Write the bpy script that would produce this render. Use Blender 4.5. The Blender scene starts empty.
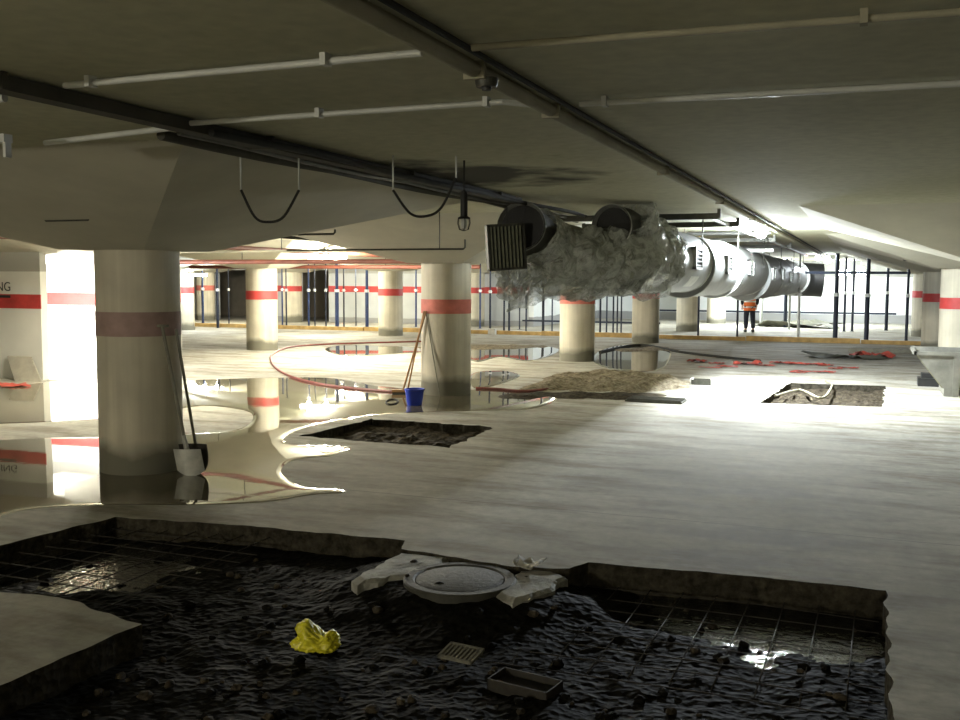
import bpy, bmesh, math, random
from mathutils import Vector, Matrix, noise
random.seed(7)
S = bpy.context.scene
COL = S.collection
R = math.radians
PI = math.pi

# ------------------------------------------------------------------ camera
CAM_H = 1.8
F = 1000.0
cam_d = bpy.data.cameras.new('camera'); cam = bpy.data.objects.new('camera', cam_d); COL.objects.link(cam)
cam_d.sensor_width = 36.0; cam_d.lens = 36.0 * F / 960.0
cam_d.clip_start = 0.05; cam_d.clip_end = 300
CM = Matrix.Rotation(R(21.3), 4, 'Z') @ Matrix.Rotation(R(90 - 4.61), 4, 'X') @ Matrix.Rotation(R(0.27), 4, 'Z')
CM.translation = Vector((0, 0, CAM_H))
cam.matrix_world = CM
S.camera = cam
CR = CM.to_3x3()

def ray(px, py):
    return CR @ Vector(((px - 480) / F, (360 - py) / F, -1.0))
def P(px, py, z=0.0):                 # point of the place on the level z
    d = ray(px, py); t = (z - CAM_H) / d.z
    return Vector((0, 0, CAM_H)) + d * t
def PD(px, py, D):                    # point of the place at the distance D
    return Vector((0, 0, CAM_H)) + ray(px, py) * D
def PY(px, py, Y):                    # point of the place on the plane y = Y
    d = ray(px, py); return Vector((0, 0, CAM_H)) + d * (Y / d.y)

# ------------------------------------------------------------------ materials
def newmat(name):
    m = bpy.data.materials.new(name); m.use_nodes = True
    nt = m.node_tree; b = nt.nodes['Principled BSDF']
    return m, nt, b
def N(nt, t, **kw):
    n = nt.nodes.new(t)
    for k, v in kw.items():
        if k in n.inputs: n.inputs[k].default_value = v
        else: setattr(n, k, v)
    return n
def ramp(nt, src, stops):
    r = nt.nodes.new('ShaderNodeValToRGB'); e = r.color_ramp.elements
    while len(e) < len(stops): e.new(0.5)
    for i, (p, c) in enumerate(stops):
        e[i].position = p; e[i].color = (c[0], c[1], c[2], 1) if not isinstance(c, (int, float)) else (c, c, c, 1)
    nt.links.new(src, r.inputs[0]); return r
def mat(name, col, rough=0.6, metal=0.0, scale=8.0, amt=0.25, bump=0.0, bscale=None, spec=0.5, emit=0, coords='Object'):
    m, nt, b = newmat(name)
    tc = N(nt, 'ShaderNodeTexCoord')
    nz = N(nt, 'ShaderNodeTexNoise', Scale=scale, Detail=5.0, Roughness=0.6)
    nt.links.new(tc.outputs[coords], nz.inputs['Vector'])
    d = [c * (1 - amt) for c in col]; l = [min(1, c * (1 + amt * 0.7)) for c in col]
    r = ramp(nt, nz.outputs['Fac'], [(0.3, d), (0.7, l)])
    nt.links.new(r.outputs[0], b.inputs['Base Color'])
    b.inputs['Roughness'].default_value = rough; b.inputs['Metallic'].default_value = metal
    b.inputs['Specular IOR Level'].default_value = spec
    if bump:
        n2 = N(nt, 'ShaderNodeTexNoise', Scale=bscale or scale * 3, Detail=6.0, Roughness=0.65)
        nt.links.new(tc.outputs[coords], n2.inputs['Vector'])
        bp = N(nt, 'ShaderNodeBump', Strength=bump, Distance=0.02)
        nt.links.new(n2.outputs['Fac'], bp.inputs['Height']); nt.links.new(bp.outputs[0], b.inputs['Normal'])
    if emit:
        b.inputs['Emission Color'].default_value = (col[0], col[1], col[2], 1); b.inputs['Emission Strength'].default_value = emit
    return m

def floor_mat():
    m, nt, b = newmat('floor_concrete')
    g = N(nt, 'ShaderNodeNewGeometry')
    n1 = N(nt, 'ShaderNodeTexNoise', Scale=0.35, Detail=6.0, Roughness=0.6)
    n2 = N(nt, 'ShaderNodeTexNoise', Scale=9.0, Detail=7.0, Roughness=0.7)
    n3 = N(nt, 'ShaderNodeTexNoise', Scale=1.6, Detail=5.0, Roughness=0.6)
    mp = N(nt, 'ShaderNodeMapping'); mp.inputs['Scale'].default_value = (0.5, 1.7, 1)
    nt.links.new(g.outputs['Position'], mp.inputs['Vector'])
    for n in (n1, n2): nt.links.new(g.outputs['Position'], n.inputs['Vector'])
    nt.links.new(mp.outputs[0], n3.inputs['Vector'])
    r1 = ramp(nt, n1.outputs['Fac'], [(0.35, (0.36, 0.345, 0.295)), (0.65, (0.55, 0.53, 0.46))])
    r2 = ramp(nt, n2.outputs['Fac'], [(0.3, 0.75), (0.7, 1.15)])
    r3 = ramp(nt, n3.outputs['Fac'], [(0.36, (0.46, 0.42, 0.35)), (0.56, (1.0, 1.0, 1.0))])
    mx = N(nt, 'ShaderNodeMix', data_type='RGBA', blend_type='MULTIPLY'); mx.inputs[0].default_value = 1
    nt.links.new(r1.outputs[0], mx.inputs[6]); nt.links.new(r2.outputs[0], mx.inputs[7])
    mx2 = N(nt, 'ShaderNodeMix', data_type='RGBA', blend_type='MULTIPLY'); mx2.inputs[0].default_value = 0.85
    nt.links.new(mx.outputs[2], mx2.inputs[6]); nt.links.new(r3.outputs[0], mx2.inputs[7])
    # joints in the slab
    sp = N(nt, 'ShaderNodeSeparateXYZ'); nt.links.new(g.outputs['Position'], sp.inputs[0])
    last = mx2.outputs[2]
    n4 = N(nt, 'ShaderNodeTexNoise', Scale=2.0, Detail=4.0); nt.links.new(g.outputs['Position'], n4.inputs['Vector'])
    for ax, c, w in ((1, 7.45, 0.012), (1, 13.9, 0.02), (1, 22.5, .03)):
        a = N(nt, 'ShaderNodeMath', operation='SUBTRACT'); nt.links.new(sp.outputs[ax], a.inputs[0]); a.inputs[1].default_value = c
        k = N(nt, 'ShaderNodeMath', operation='MULTIPLY_ADD'); nt.links.new(n4.outputs['Fac'], k.inputs[0]); k.inputs[1].default_value = 0.08; nt.links.new(a.outputs[0], k.inputs[2])
        k2 = N(nt, 'ShaderNodeMath', operation='SUBTRACT'); nt.links.new(k.outputs[0], k2.inputs[0]); k2.inputs[1].default_value = 0.04
        q = N(nt, 'ShaderNodeMath', operation='ABSOLUTE'); nt.links.new(k2.outputs[0], q.inputs[0])
        l = N(nt, 'ShaderNodeMath', operation='LESS_THAN'); nt.links.new(q.outputs[0], l.inputs[0]); l.inputs[1].default_value = w
        f = N(nt, 'ShaderNodeMath', operation='MULTIPLY'); nt.links.new(l.outputs[0], f.inputs[0]); f.inputs[1].default_value = 0.5
        mm = N(nt, 'ShaderNodeMix', data_type='RGBA', blend_type='MIX'); nt.links.new(f.outputs[0], mm.inputs[0])
        nt.links.new(last, mm.inputs[6]); mm.inputs[7].default_value = (0.12, 0.11, 0.09, 1); last = mm.outputs[2]
    nt.links.new(last, b.inputs['Base Color'])
    rr = ramp(nt, n3.outputs['Fac'], [(0.4, 0.85), (0.6, 0.95)])
    nt.links.new(rr.outputs[0], b.inputs['Roughness'])
    b.inputs['Specular IOR Level'].default_value = 0.3
    bp = N(nt, 'ShaderNodeBump', Strength=0.2, Distance=0.01)
    nt.links.new(n2.outputs['Fac'], bp.inputs['Height']); nt.links.new(bp.outputs[0], b.inputs['Normal'])
    return m

def ceiling_mat():
    m, nt, b = newmat('ceiling_concrete')
    g = N(nt, 'ShaderNodeNewGeometry')
    n1 = N(nt, 'ShaderNodeTexNoise', Scale=0.5, Detail=6.0); n2 = N(nt, 'ShaderNodeTexNoise', Scale=12.0, Detail=5.0)
    for n in (n1, n2): nt.links.new(g.outputs['Position'], n.inputs['Vector'])
    r1 = ramp(nt, n1.outputs['Fac'], [(0.3, (0.44, 0.43, 0.30)), (0.7, (0.54, 0.53, 0.385))])
    r2 = ramp(nt, n2.outputs['Fac'], [(0.3, 0.9), (0.7, 1.08)])
    mx = N(nt, 'ShaderNodeMix', data_type='RGBA', blend_type='MULTIPLY'); mx.inputs[0].default_value = 1
    nt.links.new(r1.outputs[0], mx.inputs[6]); nt.links.new(r2.outputs[0], mx.inputs[7])
    # soot stain on the slab
    mp = N(nt, 'ShaderNodeMapping'); mp.inputs['Location'].default_value = (2.95 / 1.9, -7.7 / 2.4, 0); mp.inputs['Scale'].default_value = (1 / 1.9, 1 / 2.4, 0)
    n5 = N(nt, 'ShaderNodeTexNoise', Scale=2.5, Detail=5.0); nt.links.new(g.outputs['Position'], n5.inputs['Vector'])
    nt.links.new(g.outputs['Position'], mp.inputs['Vector'])
    ln = N(nt, 'ShaderNodeVectorMath', operation='LENGTH'); nt.links.new(mp.outputs[0], ln.inputs[0])
    ad = N(nt, 'ShaderNodeMath', operation='ADD'); nt.links.new(ln.outputs['Value'], ad.inputs[0]); nt.links.new(n5.outputs['Fac'], ad.inputs[1])
    rs = ramp(nt, ad.outputs[0], [(0.68, 0.93), (1.0, 0.0)])
    mm = N(nt, 'ShaderNodeMix', data_type='RGBA', blend_type='MIX'); nt.links.new(rs.outputs[0], mm.inputs[0])
    nt.links.new(mx.outputs[2], mm.inputs[6]); mm.inputs[7].default_value = (0.03, 0.028, 0.02, 1)
    nt.links.new(mm.outputs[2], b.inputs['Base Color']); b.inputs['Roughness'].default_value = 0.9
    b.inputs['Specular IOR Level'].default_value = 0.2
    return m

def column_mat():
    m, nt, b = newmat('column_concrete')
    g = N(nt, 'ShaderNodeNewGeometry'); tc = N(nt, 'ShaderNodeTexCoord')
    mp = N(nt, 'ShaderNodeMapping'); mp.inputs['Scale'].default_value = (12, 12, 0.5)
    nt.links.new(g.outputs['Position'], mp.inputs['Vector'])
    n1 = N(nt, 'ShaderNodeTexNoise', Scale=1.0, Detail=3.0); nt.links.new(mp.outputs[0], n1.inputs['Vector'])
    n2 = N(nt, 'ShaderNodeTexNoise', Scale=1.8, Detail=5.0); nt.links.new(g.outputs['Position'], n2.inputs['Vector'])
    r1 = ramp(nt, n1.outputs['Fac'], [(0.3, (0.5, 0.46, 0.355)), (0.7, (0.62, 0.58, 0.46))])
    r2 = ramp(nt, n2.outputs['Fac'], [(0.3, 0.82), (0.7, 1.1)])
    mx = N(nt, 'ShaderNodeMix', data_type='RGBA', blend_type='MULTIPLY'); mx.inputs[0].default_value = 1
    nt.links.new(r1.outputs[0], mx.inputs[6]); nt.links.new(r2.outputs[0], mx.inputs[7])
    sp = N(nt, 'ShaderNodeSeparateXYZ'); nt.links.new(g.outputs['Position'], sp.inputs[0])
    k = N(nt, 'ShaderNodeMath', operation='MULTIPLY_ADD'); nt.links.new(n2.outputs['Fac'], k.inputs[0]); k.inputs[1].default_value = -0.35; nt.links.new(sp.outputs[2], k.inputs[2])
    rs = ramp(nt, k.outputs[0], [(0.0, 0.9), (0.14, 0.0)])
    mm = N(nt, 'ShaderNodeMix', data_type='RGBA', blend_type='MIX'); nt.links.new(rs.outputs[0], mm.inputs[0])
    nt.links.new(mx.outputs[2], mm.inputs[6]); mm.inputs[7].default_value = (0.13, 0.125, 0.09, 1)
    nt.links.new(mm.outputs[2], b.inputs['Base Color']); b.inputs['Roughness'].default_value = 0.75
    return m

def soil_mat(name, c1, c2, rough=0.75):
    m, nt, b = newmat(name)
    g = N(nt, 'ShaderNodeNewGeometry')
    n1 = N(nt, 'ShaderNodeTexNoise', Scale=14.0, Detail=8.0, Roughness=0.7); v = N(nt, 'ShaderNodeTexVoronoi', Scale=22.0)
    for n in (n1, v): nt.links.new(g.outputs['Position'], n.inputs['Vector'])
    r = ramp(nt, n1.outputs['Fac'], [(0.35, c1), (0.68, c2)])
    nt.links.new(r.outputs[0], b.inputs['Base Color']); b.inputs['Roughness'].default_value = rough
    b.inputs['Specular IOR Level'].default_value = 0.05
    bp = N(nt, 'ShaderNodeBump', Strength=0.6, Distance=0.02)
    nt.links.new(v.outputs['Distance'], bp.inputs['Height']); nt.links.new(bp.outputs[0], b.inputs['Normal'])
    return m

def water_mat(name, col, rip, scale):
    m, nt, b = newmat(name)
    b.inputs['Base Color'].default_value = (*col, 1); b.inputs['Roughness'].default_value = 0.025
    b.inputs['IOR'].default_value = 1.4; b.inputs['Specular IOR Level'].default_value = 0.62
    g = N(nt, 'ShaderNodeNewGeometry')
    n = N(nt, 'ShaderNodeTexNoise', Scale=scale, Detail=3.0); nt.links.new(g.outputs['Position'], n.inputs['Vector'])
    n6 = N(nt, 'ShaderNodeTexNoise', Scale=0.9, Detail=4.0); nt.links.new(g.outputs['Position'], n6.inputs['Vector'])
    r = ramp(nt, n6.outputs['Fac'], [(0.35, [c * 0.75 for c in col]), (0.65, [c * 1.25 for c in col])])
    nt.links.new(r.outputs[0], b.inputs['Base Color'])
    bp = N(nt, 'ShaderNodeBump', Strength=rip, Distance=0.01 if rip < .5 else 0.007)
    nt.links.new(n.outputs['Fac'], bp.inputs['Height']); nt.links.new(bp.outputs[0], b.inputs['Normal'])
    return m

def film_mat():
    m, nt, b = newmat('plastic_film')
    g = N(nt, 'ShaderNodeNewGeometry')
    n = N(nt, 'ShaderNodeTexNoise', Scale=7.0, Detail=6.0, Roughness=0.7, Distortion=1.5); nt.links.new(g.outputs['Position'], n.inputs['Vector'])
    n2 = N(nt, 'ShaderNodeTexVoronoi', Scale=9.0, feature='DISTANCE_TO_EDGE'); nt.links.new(g.outputs['Position'], n2.inputs['Vector'])
    b.inputs['Base Color'].default_value = (0.5, 0.52, 0.47, 1); b.inputs['Roughness'].default_value = 0.12
    bp = N(nt, 'ShaderNodeBump', Strength=0.5, Distance=0.02)
    ad = N(nt, 'ShaderNodeMath', operation='ADD'); nt.links.new(n.outputs['Fac'], ad.inputs[0]); nt.links.new(n2.outputs['Distance'], ad.inputs[1])
    nt.links.new(ad.outputs[0], bp.inputs['Height']); nt.links.new(bp.outputs[0], b.inputs['Normal'])
    tr = N(nt, 'ShaderNodeBsdfTransparent'); mx = N(nt, 'ShaderNodeMixShader')
    r = ramp(nt, n.outputs['Fac'], [(0.35, 0.3), (0.6, 0.88)])
    nt.links.new(r.outputs[0], mx.inputs[0]); nt.links.new(tr.outputs[0], mx.inputs[1]); nt.links.new(b.outputs[0], mx.inputs[2])
    nt.links.new(mx.outputs[0], nt.nodes['Material Output'].inputs['Surface'])
    return m

def wall_mat(name, paint, bare, ztop, zlow=0.0, low=(0.3, 0.3, 0.29)):
    """painted up to ztop, bare concrete above, grey plinth coat under zlow"""
    m, nt, b = newmat(name)
    g = N(nt, 'ShaderNodeNewGeometry'); sp = N(nt, 'ShaderNodeSeparateXYZ'); nt.links.new(g.outputs['Position'], sp.inputs[0])
    n = N(nt, 'ShaderNodeTexNoise', Scale=1.5, Detail=6.0); nt.links.new(g.outputs['Position'], n.inputs['Vector'])
    r = ramp(nt, n.outputs['Fac'], [(0.3, [c * 0.86 for c in paint]), (0.7, paint)])
    a = N(nt, 'ShaderNodeMath', operation='GREATER_THAN'); nt.links.new(sp.outputs[2], a.inputs[0]); a.inputs[1].default_value = ztop
    m1 = N(nt, 'ShaderNodeMix', data_type='RGBA'); nt.links.new(a.outputs[0], m1.inputs[0]); nt.links.new(r.outputs[0], m1.inputs[6]); m1.inputs[7].default_value = (*bare, 1)
    k = N(nt, 'ShaderNodeMath', operation='MULTIPLY_ADD'); nt.links.new(n.outputs['Fac'], k.inputs[0]); k.inputs[1].default_value = -0.1; nt.links.new(sp.outputs[2], k.inputs[2])
    a2 = N(nt, 'ShaderNodeMath', operation='LESS_THAN'); nt.links.new(k.outputs[0], a2.inputs[0]); a2.inputs[1].default_value = zlow - 0.05
    m2 = N(nt, 'ShaderNodeMix', data_type='RGBA'); nt.links.new(a2.outputs[0], m2.inputs[0]); nt.links.new(m1.outputs[2], m2.inputs[6]); m2.inputs[7].default_value = (*low, 1)
    nt.links.new(m2.outputs[2], b.inputs['Base Color']); b.inputs['Roughness'].default_value = 0.8
    return m

M = dict(
    floor=floor_mat(), ceiling=ceiling_mat(), column=column_mat(),
    capital=mat('capital_concrete', (0.5, 0.48, 0.38), 0.85, scale=1.2, amt=0.14, coords='Object'),
    red=mat('red_paint', (0.5, 0.05, 0.045), 0.6, scale=3, amt=0.3),
    faded_red=mat('faded_red_paint', (0.36, 0.245, 0.22), 0.7, scale=5, amt=0.25),
    pale_red=mat('worn_red_paint', (0.55, 0.16, 0.12), 0.7, scale=4, amt=0.3),
    wall=wall_mat('painted_wall', (0.74, 0.73, 0.66), (0.36, 0.35, 0.3), 1.9),
    wall_far=wall_mat('pale_wall', (0.72, 0.74, 0.72), (0.33, 0.33, 0.29), 1.98, 0.36),
    wall_grey=wall_mat('grey_wall', (0.5, 0.52, 0.52), (0.33, 0.33, 0.3), 2.02, 0.2),
    wall_dark=mat('bare_wall', (0.25, 0.22, 0.17), 0.9, scale=1, amt=0.3),
    soil=soil_mat('wet_dark_soil', (0.003, 0.003, 0.002), (0.014, 0.013, 0.010)),
    rubble=soil_mat('brown_rubble', (0.10, 0.08, 0.05), (0.42, 0.36, 0.26)),
    rubble_mid=soil_mat('dark_rubble', (0.018, 0.015, 0.01), (0.10, 0.082, 0.058)),
    water=water_mat('still_water', (0.12, 0.105, 0.07), 0.02, 6.0),
    pitwater=water_mat('rippled_dark_water', (0.012, 0.013, 0.012), 1.0, 22.0),
    broken=mat('broken_concrete', (0.36, 0.35, 0.3), 0.8, scale=7, amt=0.45, bump=0.6),
    manhole=mat('manhole_concrete', (0.06, 0.057, 0.042), 0.7, scale=10, amt=0.4, bump=0.4),
    galv=mat('galvanised_steel', (0.2, 0.207, 0.2), 0.5, 0.25, scale=3, amt=0.16, bump=0.03),
    galv_dull=mat('dull_galvanised_steel', (0.42, 0.43, 0.40), 0.5, 0.6, scale=4, amt=0.25),
    black=mat('black_rubber', (0.015, 0.015, 0.014), 0.55, scale=9, amt=0.3),
    darkmetal=mat('dark_metal', (0.07, 0.07, 0.055), 0.5, 0.4, scale=9, amt=0.4),
    slat=mat('green_grey_slats', (0.24, 0.25, 0.18), 0.5, 0.3, scale=9, amt=0.3),
    film=film_mat(),
    pvc=mat('grey_plastic_pipe', (0.55, 0.56, 0.52), 0.45, scale=3, amt=0.15),
    pvc_dull=mat('dusty_pipe', (0.33, 0.31, 0.22), 0.85, scale=3, amt=0.2),
    tray=mat('dark_cable_tray', (0.06, 0.056, 0.04), 0.9, 0.0, scale=4, amt=0.3),
    redpipe=mat('red_brown_pipe', (0.2, 0.06, 0.035), 0.55, scale=3, amt=0.3),
    cable=mat('black_cable', (0.02, 0.02, 0.016), 0.85, scale=9, amt=0.3),
    propblue=mat('blue_prop_paint', (0.022, 0.045, 0.13), 0.5, 0.2, scale=9, amt=0.35),
    propdark=mat('dark_prop_paint', (0.016, 0.022, 0.04), 0.5, 0.3, scale=9, amt=0.35),
    proppale=mat('pale_prop_paint', (0.45, 0.46, 0.43), 0.5, 0.3, scale=9, amt=0.25),
    zinc=mat('zinc_collar', (0.75, 0.76, 0.74), 0.4, 0.3, scale=9, amt=0.1),
    ochre=mat('ochre_timber', (0.52, 0.34, 0.12), 0.75, scale=4, amt=0.35, bump=0.3),
    stick=mat('worn_wood_handle', (0.42, 0.22, 0.08), 0.6, scale=9, amt=0.25),
    greystick=mat('grey_wood_handle', (0.2, 0.19, 0.145), 0.7, scale=9, amt=0.3),
    steelblade=mat('scraped_steel', (0.48, 0.48, 0.43), 0.5, 0.2, scale=9, amt=0.3),
    bucket=mat('blue_plastic', (0.03, 0.07, 0.6), 0.35, scale=5, amt=0.1),
    hose=mat('dark_red_hose', (0.2, 0.045, 0.035), 0.45, scale=5, amt=0.25),
    board=mat('grey_board', (0.4, 0.37, 0.3), 0.8, scale=5, amt=0.2),
    yellow=mat('yellow_plastic', (0.75, 0.68, 0.03), 0.4, scale=14, amt=0.3),
    paper=mat('pale_paper', (0.6, 0.58, 0.52), 0.8, scale=9, amt=0.15),
    rebar=mat('rusty_rebar', (0.035, 0.03, 0.022), 0.7, 0.2, scale=20, amt=0.4),
    skip=mat('weathered_skip_paint', (0.22, 0.215, 0.18), 0.65, 0.2, scale=3, amt=0.4, bump=0.1),
    skip_in=mat('mossy_skip_inside', (0.2, 0.19, 0.12), 0.8, scale=4, amt=0.4),
    redscrap=mat('red_netting', (0.5, 0.08, 0.055), 0.6, scale=9, amt=0.3),
    orange=mat('orange_vest', (0.95, 0.2, 0.04), 0.7, scale=9, amt=0.08),
    silver=mat('reflective_strip', (0.75, 0.74, 0.7), 0.35, 0.2, scale=9, amt=0.05),
    trouser=mat('navy_trousers', (0.02, 0.022, 0.035), 0.85, scale=12, amt=0.3),
    jacket=mat('black_jacket', (0.015, 0.015, 0.018), 0.8, scale=12, amt=0.3),
    skin=mat('skin', (0.5, 0.3, 0.2), 0.55, scale=9, amt=0.08),
    hair=mat('dark_hair', (0.02, 0.015, 0.01), 0.7, scale=30, amt=0.3),
    boots=mat('black_boots', (0.02, 0.018, 0.016), 0.6, scale=9, amt=0.3),
    paint_black=mat('black_lettering', (0.03, 0.03, 0.03), 0.6, scale=9, amt=0.1),
    housing=mat('lamp_housing', (0.7, 0.7, 0.66), 0.5, scale=9, amt=0.1),
    tarp=mat('olive_tarp', (0.10, 0.10, 0.07), 0.7, scale=5, amt=0.4, bump=0.4),
)
def emis(name, col, s):
    m, nt, b = newmat(name); b.inputs['Base Color'].default_value = (*col, 1)
    b.inputs['Emission Color'].default_value = (*col, 1); b.inputs['Emission Strength'].default_value = s
    return m
M['lit_warm'] = emis('lit_tube', (1.0, 0.97, 0.85), 14)
M['lit_cool'] = emis('lit_lens', (0.86, 0.92, 1.0), 22)

# ------------------------------------------------------------------ mesh helpers
class MB:
    def __init__(s): s.v = []; s.f = []; s.sm = []
    def add(s, vs, fs, smooth=False):
        o = len(s.v); s.v += [Vector(v) for v in vs]; s.f += [[i + o for i in f] for f in fs]; s.sm += [smooth] * len(fs); return s
    def box(s, a, b, rot=None, piv=None):
        x0, y0, z0 = a; x1, y1, z1 = b
        vs = [Vector(p) for p in ((x0,y0,z0),(x1,y0,z0),(x1,y1,z0),(x0,y1,z0),(x0,y0,z1),(x1,y0,z1),(x1,y1,z1),(x0,y1,z1))]
        if rot is not None:
            c = Vector(piv) if piv is not None else Vector(((x0+x1)/2, (y0+y1)/2, (z0+z1)/2)); vs = [c + rot @ (v - c) for v in vs]
        return s.add(vs, [(3,2,1,0),(4,5,6,7),(0,1,5,4),(1,2,6,5),(2,3,7,6),(3,0,4,7)])
    def prism(s, pts, z0, z1):
        n = len(pts); vs = [(p[0], p[1], z0) for p in pts] + [(p[0], p[1], z1) for p in pts]
        return s.add(vs, [list(range(n))[::-1], list(range(n, 2*n))] + [(i, (i+1) % n, n+(i+1) % n, n+i) for i in range(n)])
    def tube(s, path, r, n=10, caps=True, closed=False, wob=None):
        path = [Vector(p) for p in path]; m = len(path); rs = r if isinstance(r, (list, tuple)) else [r] * m
        vs = []; up = None
        for i, p in enumerate(path):
            if closed: t = (path[(i+1) % m] - path[i-1]).normalized()
            else: t = (path[min(i+1, m-1)] - path[max(i-1, 0)]).normalized()
            if up is None:
                up = Vector((0, 0, 1)) if abs(t.z) < 0.9 else Vector((1, 0, 0))
            a = t.cross(up).normalized(); up = a.cross(t).normalized()
            for k in range(n):
                w = 2 * PI * k / n; d = a * math.cos(w) + up * math.sin(w); rr = rs[i]
                if wob: rr *= wob(p + d * rr, i, k)
                vs.append(p + d * rr)
        fs = []
        for i in range(m if closed else m - 1):
            j = (i + 1) % m
            for k in range(n): fs.append((i*n+k, j*n+k, j*n+(k+1) % n, i*n+(k+1) % n))
        s.add(vs, fs, True)
        if caps and not closed:
            o = len(s.v) - m * n
            s.f.append([o + k for k in range(n)]); s.f.append([o + (m-1)*n + k for k in range(n)][::-1]); s.sm += [False, False]
        return s
    def lathe(s, prof, c=(0, 0, 0), n=32, sx=1, sy=1):
        vs = []; m = len(prof)
        for r, z in prof:
            for k in range(n):
                w = 2*PI*k/n; vs.append((c[0] + r*math.cos(w)*sx, c[1] + r*math.sin(w)*sy, c[2] + z))
        fs = [(i*n+k, i*n+(k+1) % n, (i+1)*n+(k+1) % n, (i+1)*n+k) for i in range(m-1) for k in range(n)]
        s.add(vs, fs, True); return s
    def grid(s, fn, nu, nv, smooth=True):
        vs = [fn(u / nu, v / nv) for v in range(nv + 1) for u in range(nu + 1)]
        fs = [(v*(nu+1)+u, v*(nu+1)+u+1, (v+1)*(nu+1)+u+1, (v+1)*(nu+1)+u) for v in range(nv) for u in range(nu)]
        return s.add(vs, fs, smooth)
    def build(s, name, m, parent=None, loc=None, rot=None):
        """vertices are given in the place; loc becomes the origin"""
        o0 = Vector(loc) if loc is not None else Vector((0, 0, 0))
        if parent is not None and loc is None: o0 = Vector(parent.get('_o', (0, 0, 0)))
        me = bpy.data.meshes.new(name); me.from_pydata([v - o0 for v in s.v], [], s.f)
        me.polygons.foreach_set('use_smooth', s.sm); me.materials.append(m)
        me.validate(); me.update()
        bm = bmesh.new(); bm.from_mesh(me); bmesh.ops.recalc_face_normals(bm, faces=bm.faces)
        for e in bm.edges:
            if len(e.link_faces) == 2 and e.calc_face_angle(0) > R(38): e.smooth = False
        bm.to_mesh(me); bm.free()
        o = bpy.data.objects.new(name, me); COL.objects.link(o)
        if parent is not None:
            o.parent = parent; o.location = o0 - Vector(parent.get('_o', (0, 0, 0))); o['_o'] = tuple(o0)
        else: o.location = o0; o['_o'] = tuple(o0)
        return o
def tag(o, label=None, cat=None, group=None, kind=None):
    if label: o['label'] = label
    if cat: o['category'] = cat
    if group: o['group'] = group
    if kind: o['kind'] = kind
    return o
def empty(name, loc):
    o = bpy.data.objects.new(name, None); COL.objects.link(o); o.location = loc; o['_o'] = tuple(loc); o.empty_display_size = 0.1; return o
def struct(name, mb, m, parent=None):
    o = mb.build(name, m, parent)
    if parent is None: o['kind'] = 'structure'
    return o
def copy_tree(o, parent=None):
    c = o.copy(); COL.objects.link(c); c.parent = parent
    for ch in o.children: copy_tree(ch, c)
    return c
def catmull(pts, sub=6, closed=False):
    pts = [Vector(p) for p in pts]; n = len(pts); out = []
    for i in range(n if closed else n - 1):
        if closed: p0, p1, p2, p3 = pts[i-1], pts[i], pts[(i+1) % n], pts[(i+2) % n]
        else: p0, p1, p2, p3 = pts[max(i-1, 0)], pts[i], pts[i+1], pts[min(i+2, n-1)]
        for k in range(sub):
            t = k / sub
            out.append(0.5 * ((2*p1) + (p2-p0)*t + (2*p0-5*p1+4*p2-p3)*t*t + (3*p1-p0-3*p2+p3)*t*t*t))
    if not closed: out.append(pts[-1])
    return out

# ------------------------------------------------------------------ grid of the garage
CZ = 2.65      # slab soffit
KZ = 2.05      # underside of the capitals
KB, KT = 0.47, 2.45
COLR = 0.39
capitals = []
def ceil_z(x, y):
    z = CZ
    for cx, cy in capitals:
        d = max(abs(x - cx), abs(y - cy))
        if d < KT: z = min(z, KZ + max(0, (d - KB)) / (KT - KB) * (CZ - KZ))
    return z

# ------------------------------------------------------------------ floor with broken-out pits
X0, X1, Y0, Y1 = -42.0, 10.0, -8.0, 46.0
def rough_outline(px, amp=0.02, step=0.07, seed=0):
    w = [P(x, y) for x, y in px]; out = []
    for i, a in enumerate(w):
        b = w[(i+1) % len(w)]; L = (b - a).length; n = max(1, min(int(L / step), 60))
        for k in range(n):
            p = a.lerp(b, k / n)
            if amp: p = p + Vector((noise.noise(p*6 + Vector((seed, 0, 0))), noise.noise(p*6 + Vector((0, 9, seed))), 0)) * amp * 2.2
            out.append(Vector((p.x, p.y, 0)))
    return out
pit_px = [(115,517),(250,526),(405,540),(402,549),(450,557),(520,567),(570,569),(585,562),(740,575),(885,590),(889,650),(893,720),(905,900),(-400,900),(-230,790),(0,685),(70,655),(138,625),(60,597),(0,592),(-160,588),(0,545)]
pit2_px = [(372,419),(495,427),(447,448),(300,436)]
pit3_px = [(790,383),(885,386),(883,407),(760,403)]
pit4_px = [(548,374),(640,374),(690,380),(688,396),(634,403),(520,400),(473,394)]
pits = [rough_outline(pit_px, 0.014, .05), rough_outline(pit2_px, 0.04, 0.1, 3), rough_outline(pit3_px, 0.02, 0.12, 5)]
bm = bmesh.new()
def loop(pts, z=0):
    vs = [bm.verts.new((p[0], p[1], z)) for p in pts]
    return [bm.edges.new((vs[i], vs[(i+1) % len(vs)])) for i in range(len(vs))]
def outer():
    pts = []
    c = [(X0,Y0),(X1,Y0),(X1,Y1),(X0,Y1)]
    for i in range(4):
        a, b = Vector(c[i]), Vector(c[(i+1) % 4])
        for k in range(10): pts.append(a.lerp(b, k/10))
    return pts
es = loop(outer())
for p in pits: es += loop(p)
res = bmesh.ops.triangle_fill(bm, use_beauty=True, use_dissolve=False, edges=es, normal=(0, 0, 1))
for f in bm.faces:
    f.normal_update()
    if f.normal.z < 0: f.normal_flip()
for p in pits:
    n = len(p); top = [bm.verts.new((q.x, q.y, 0)) for q in p]
    bot = [bm.verts.new((q.x + 0.012*noise.noise(q*9), q.y + 0.012*noise.noise(q*7), -0.34)) for q in p]
    for i in range(n): bm.faces.new((top[i], top[(i+1) % n], bot[(i+1) % n], bot[i]))
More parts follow.
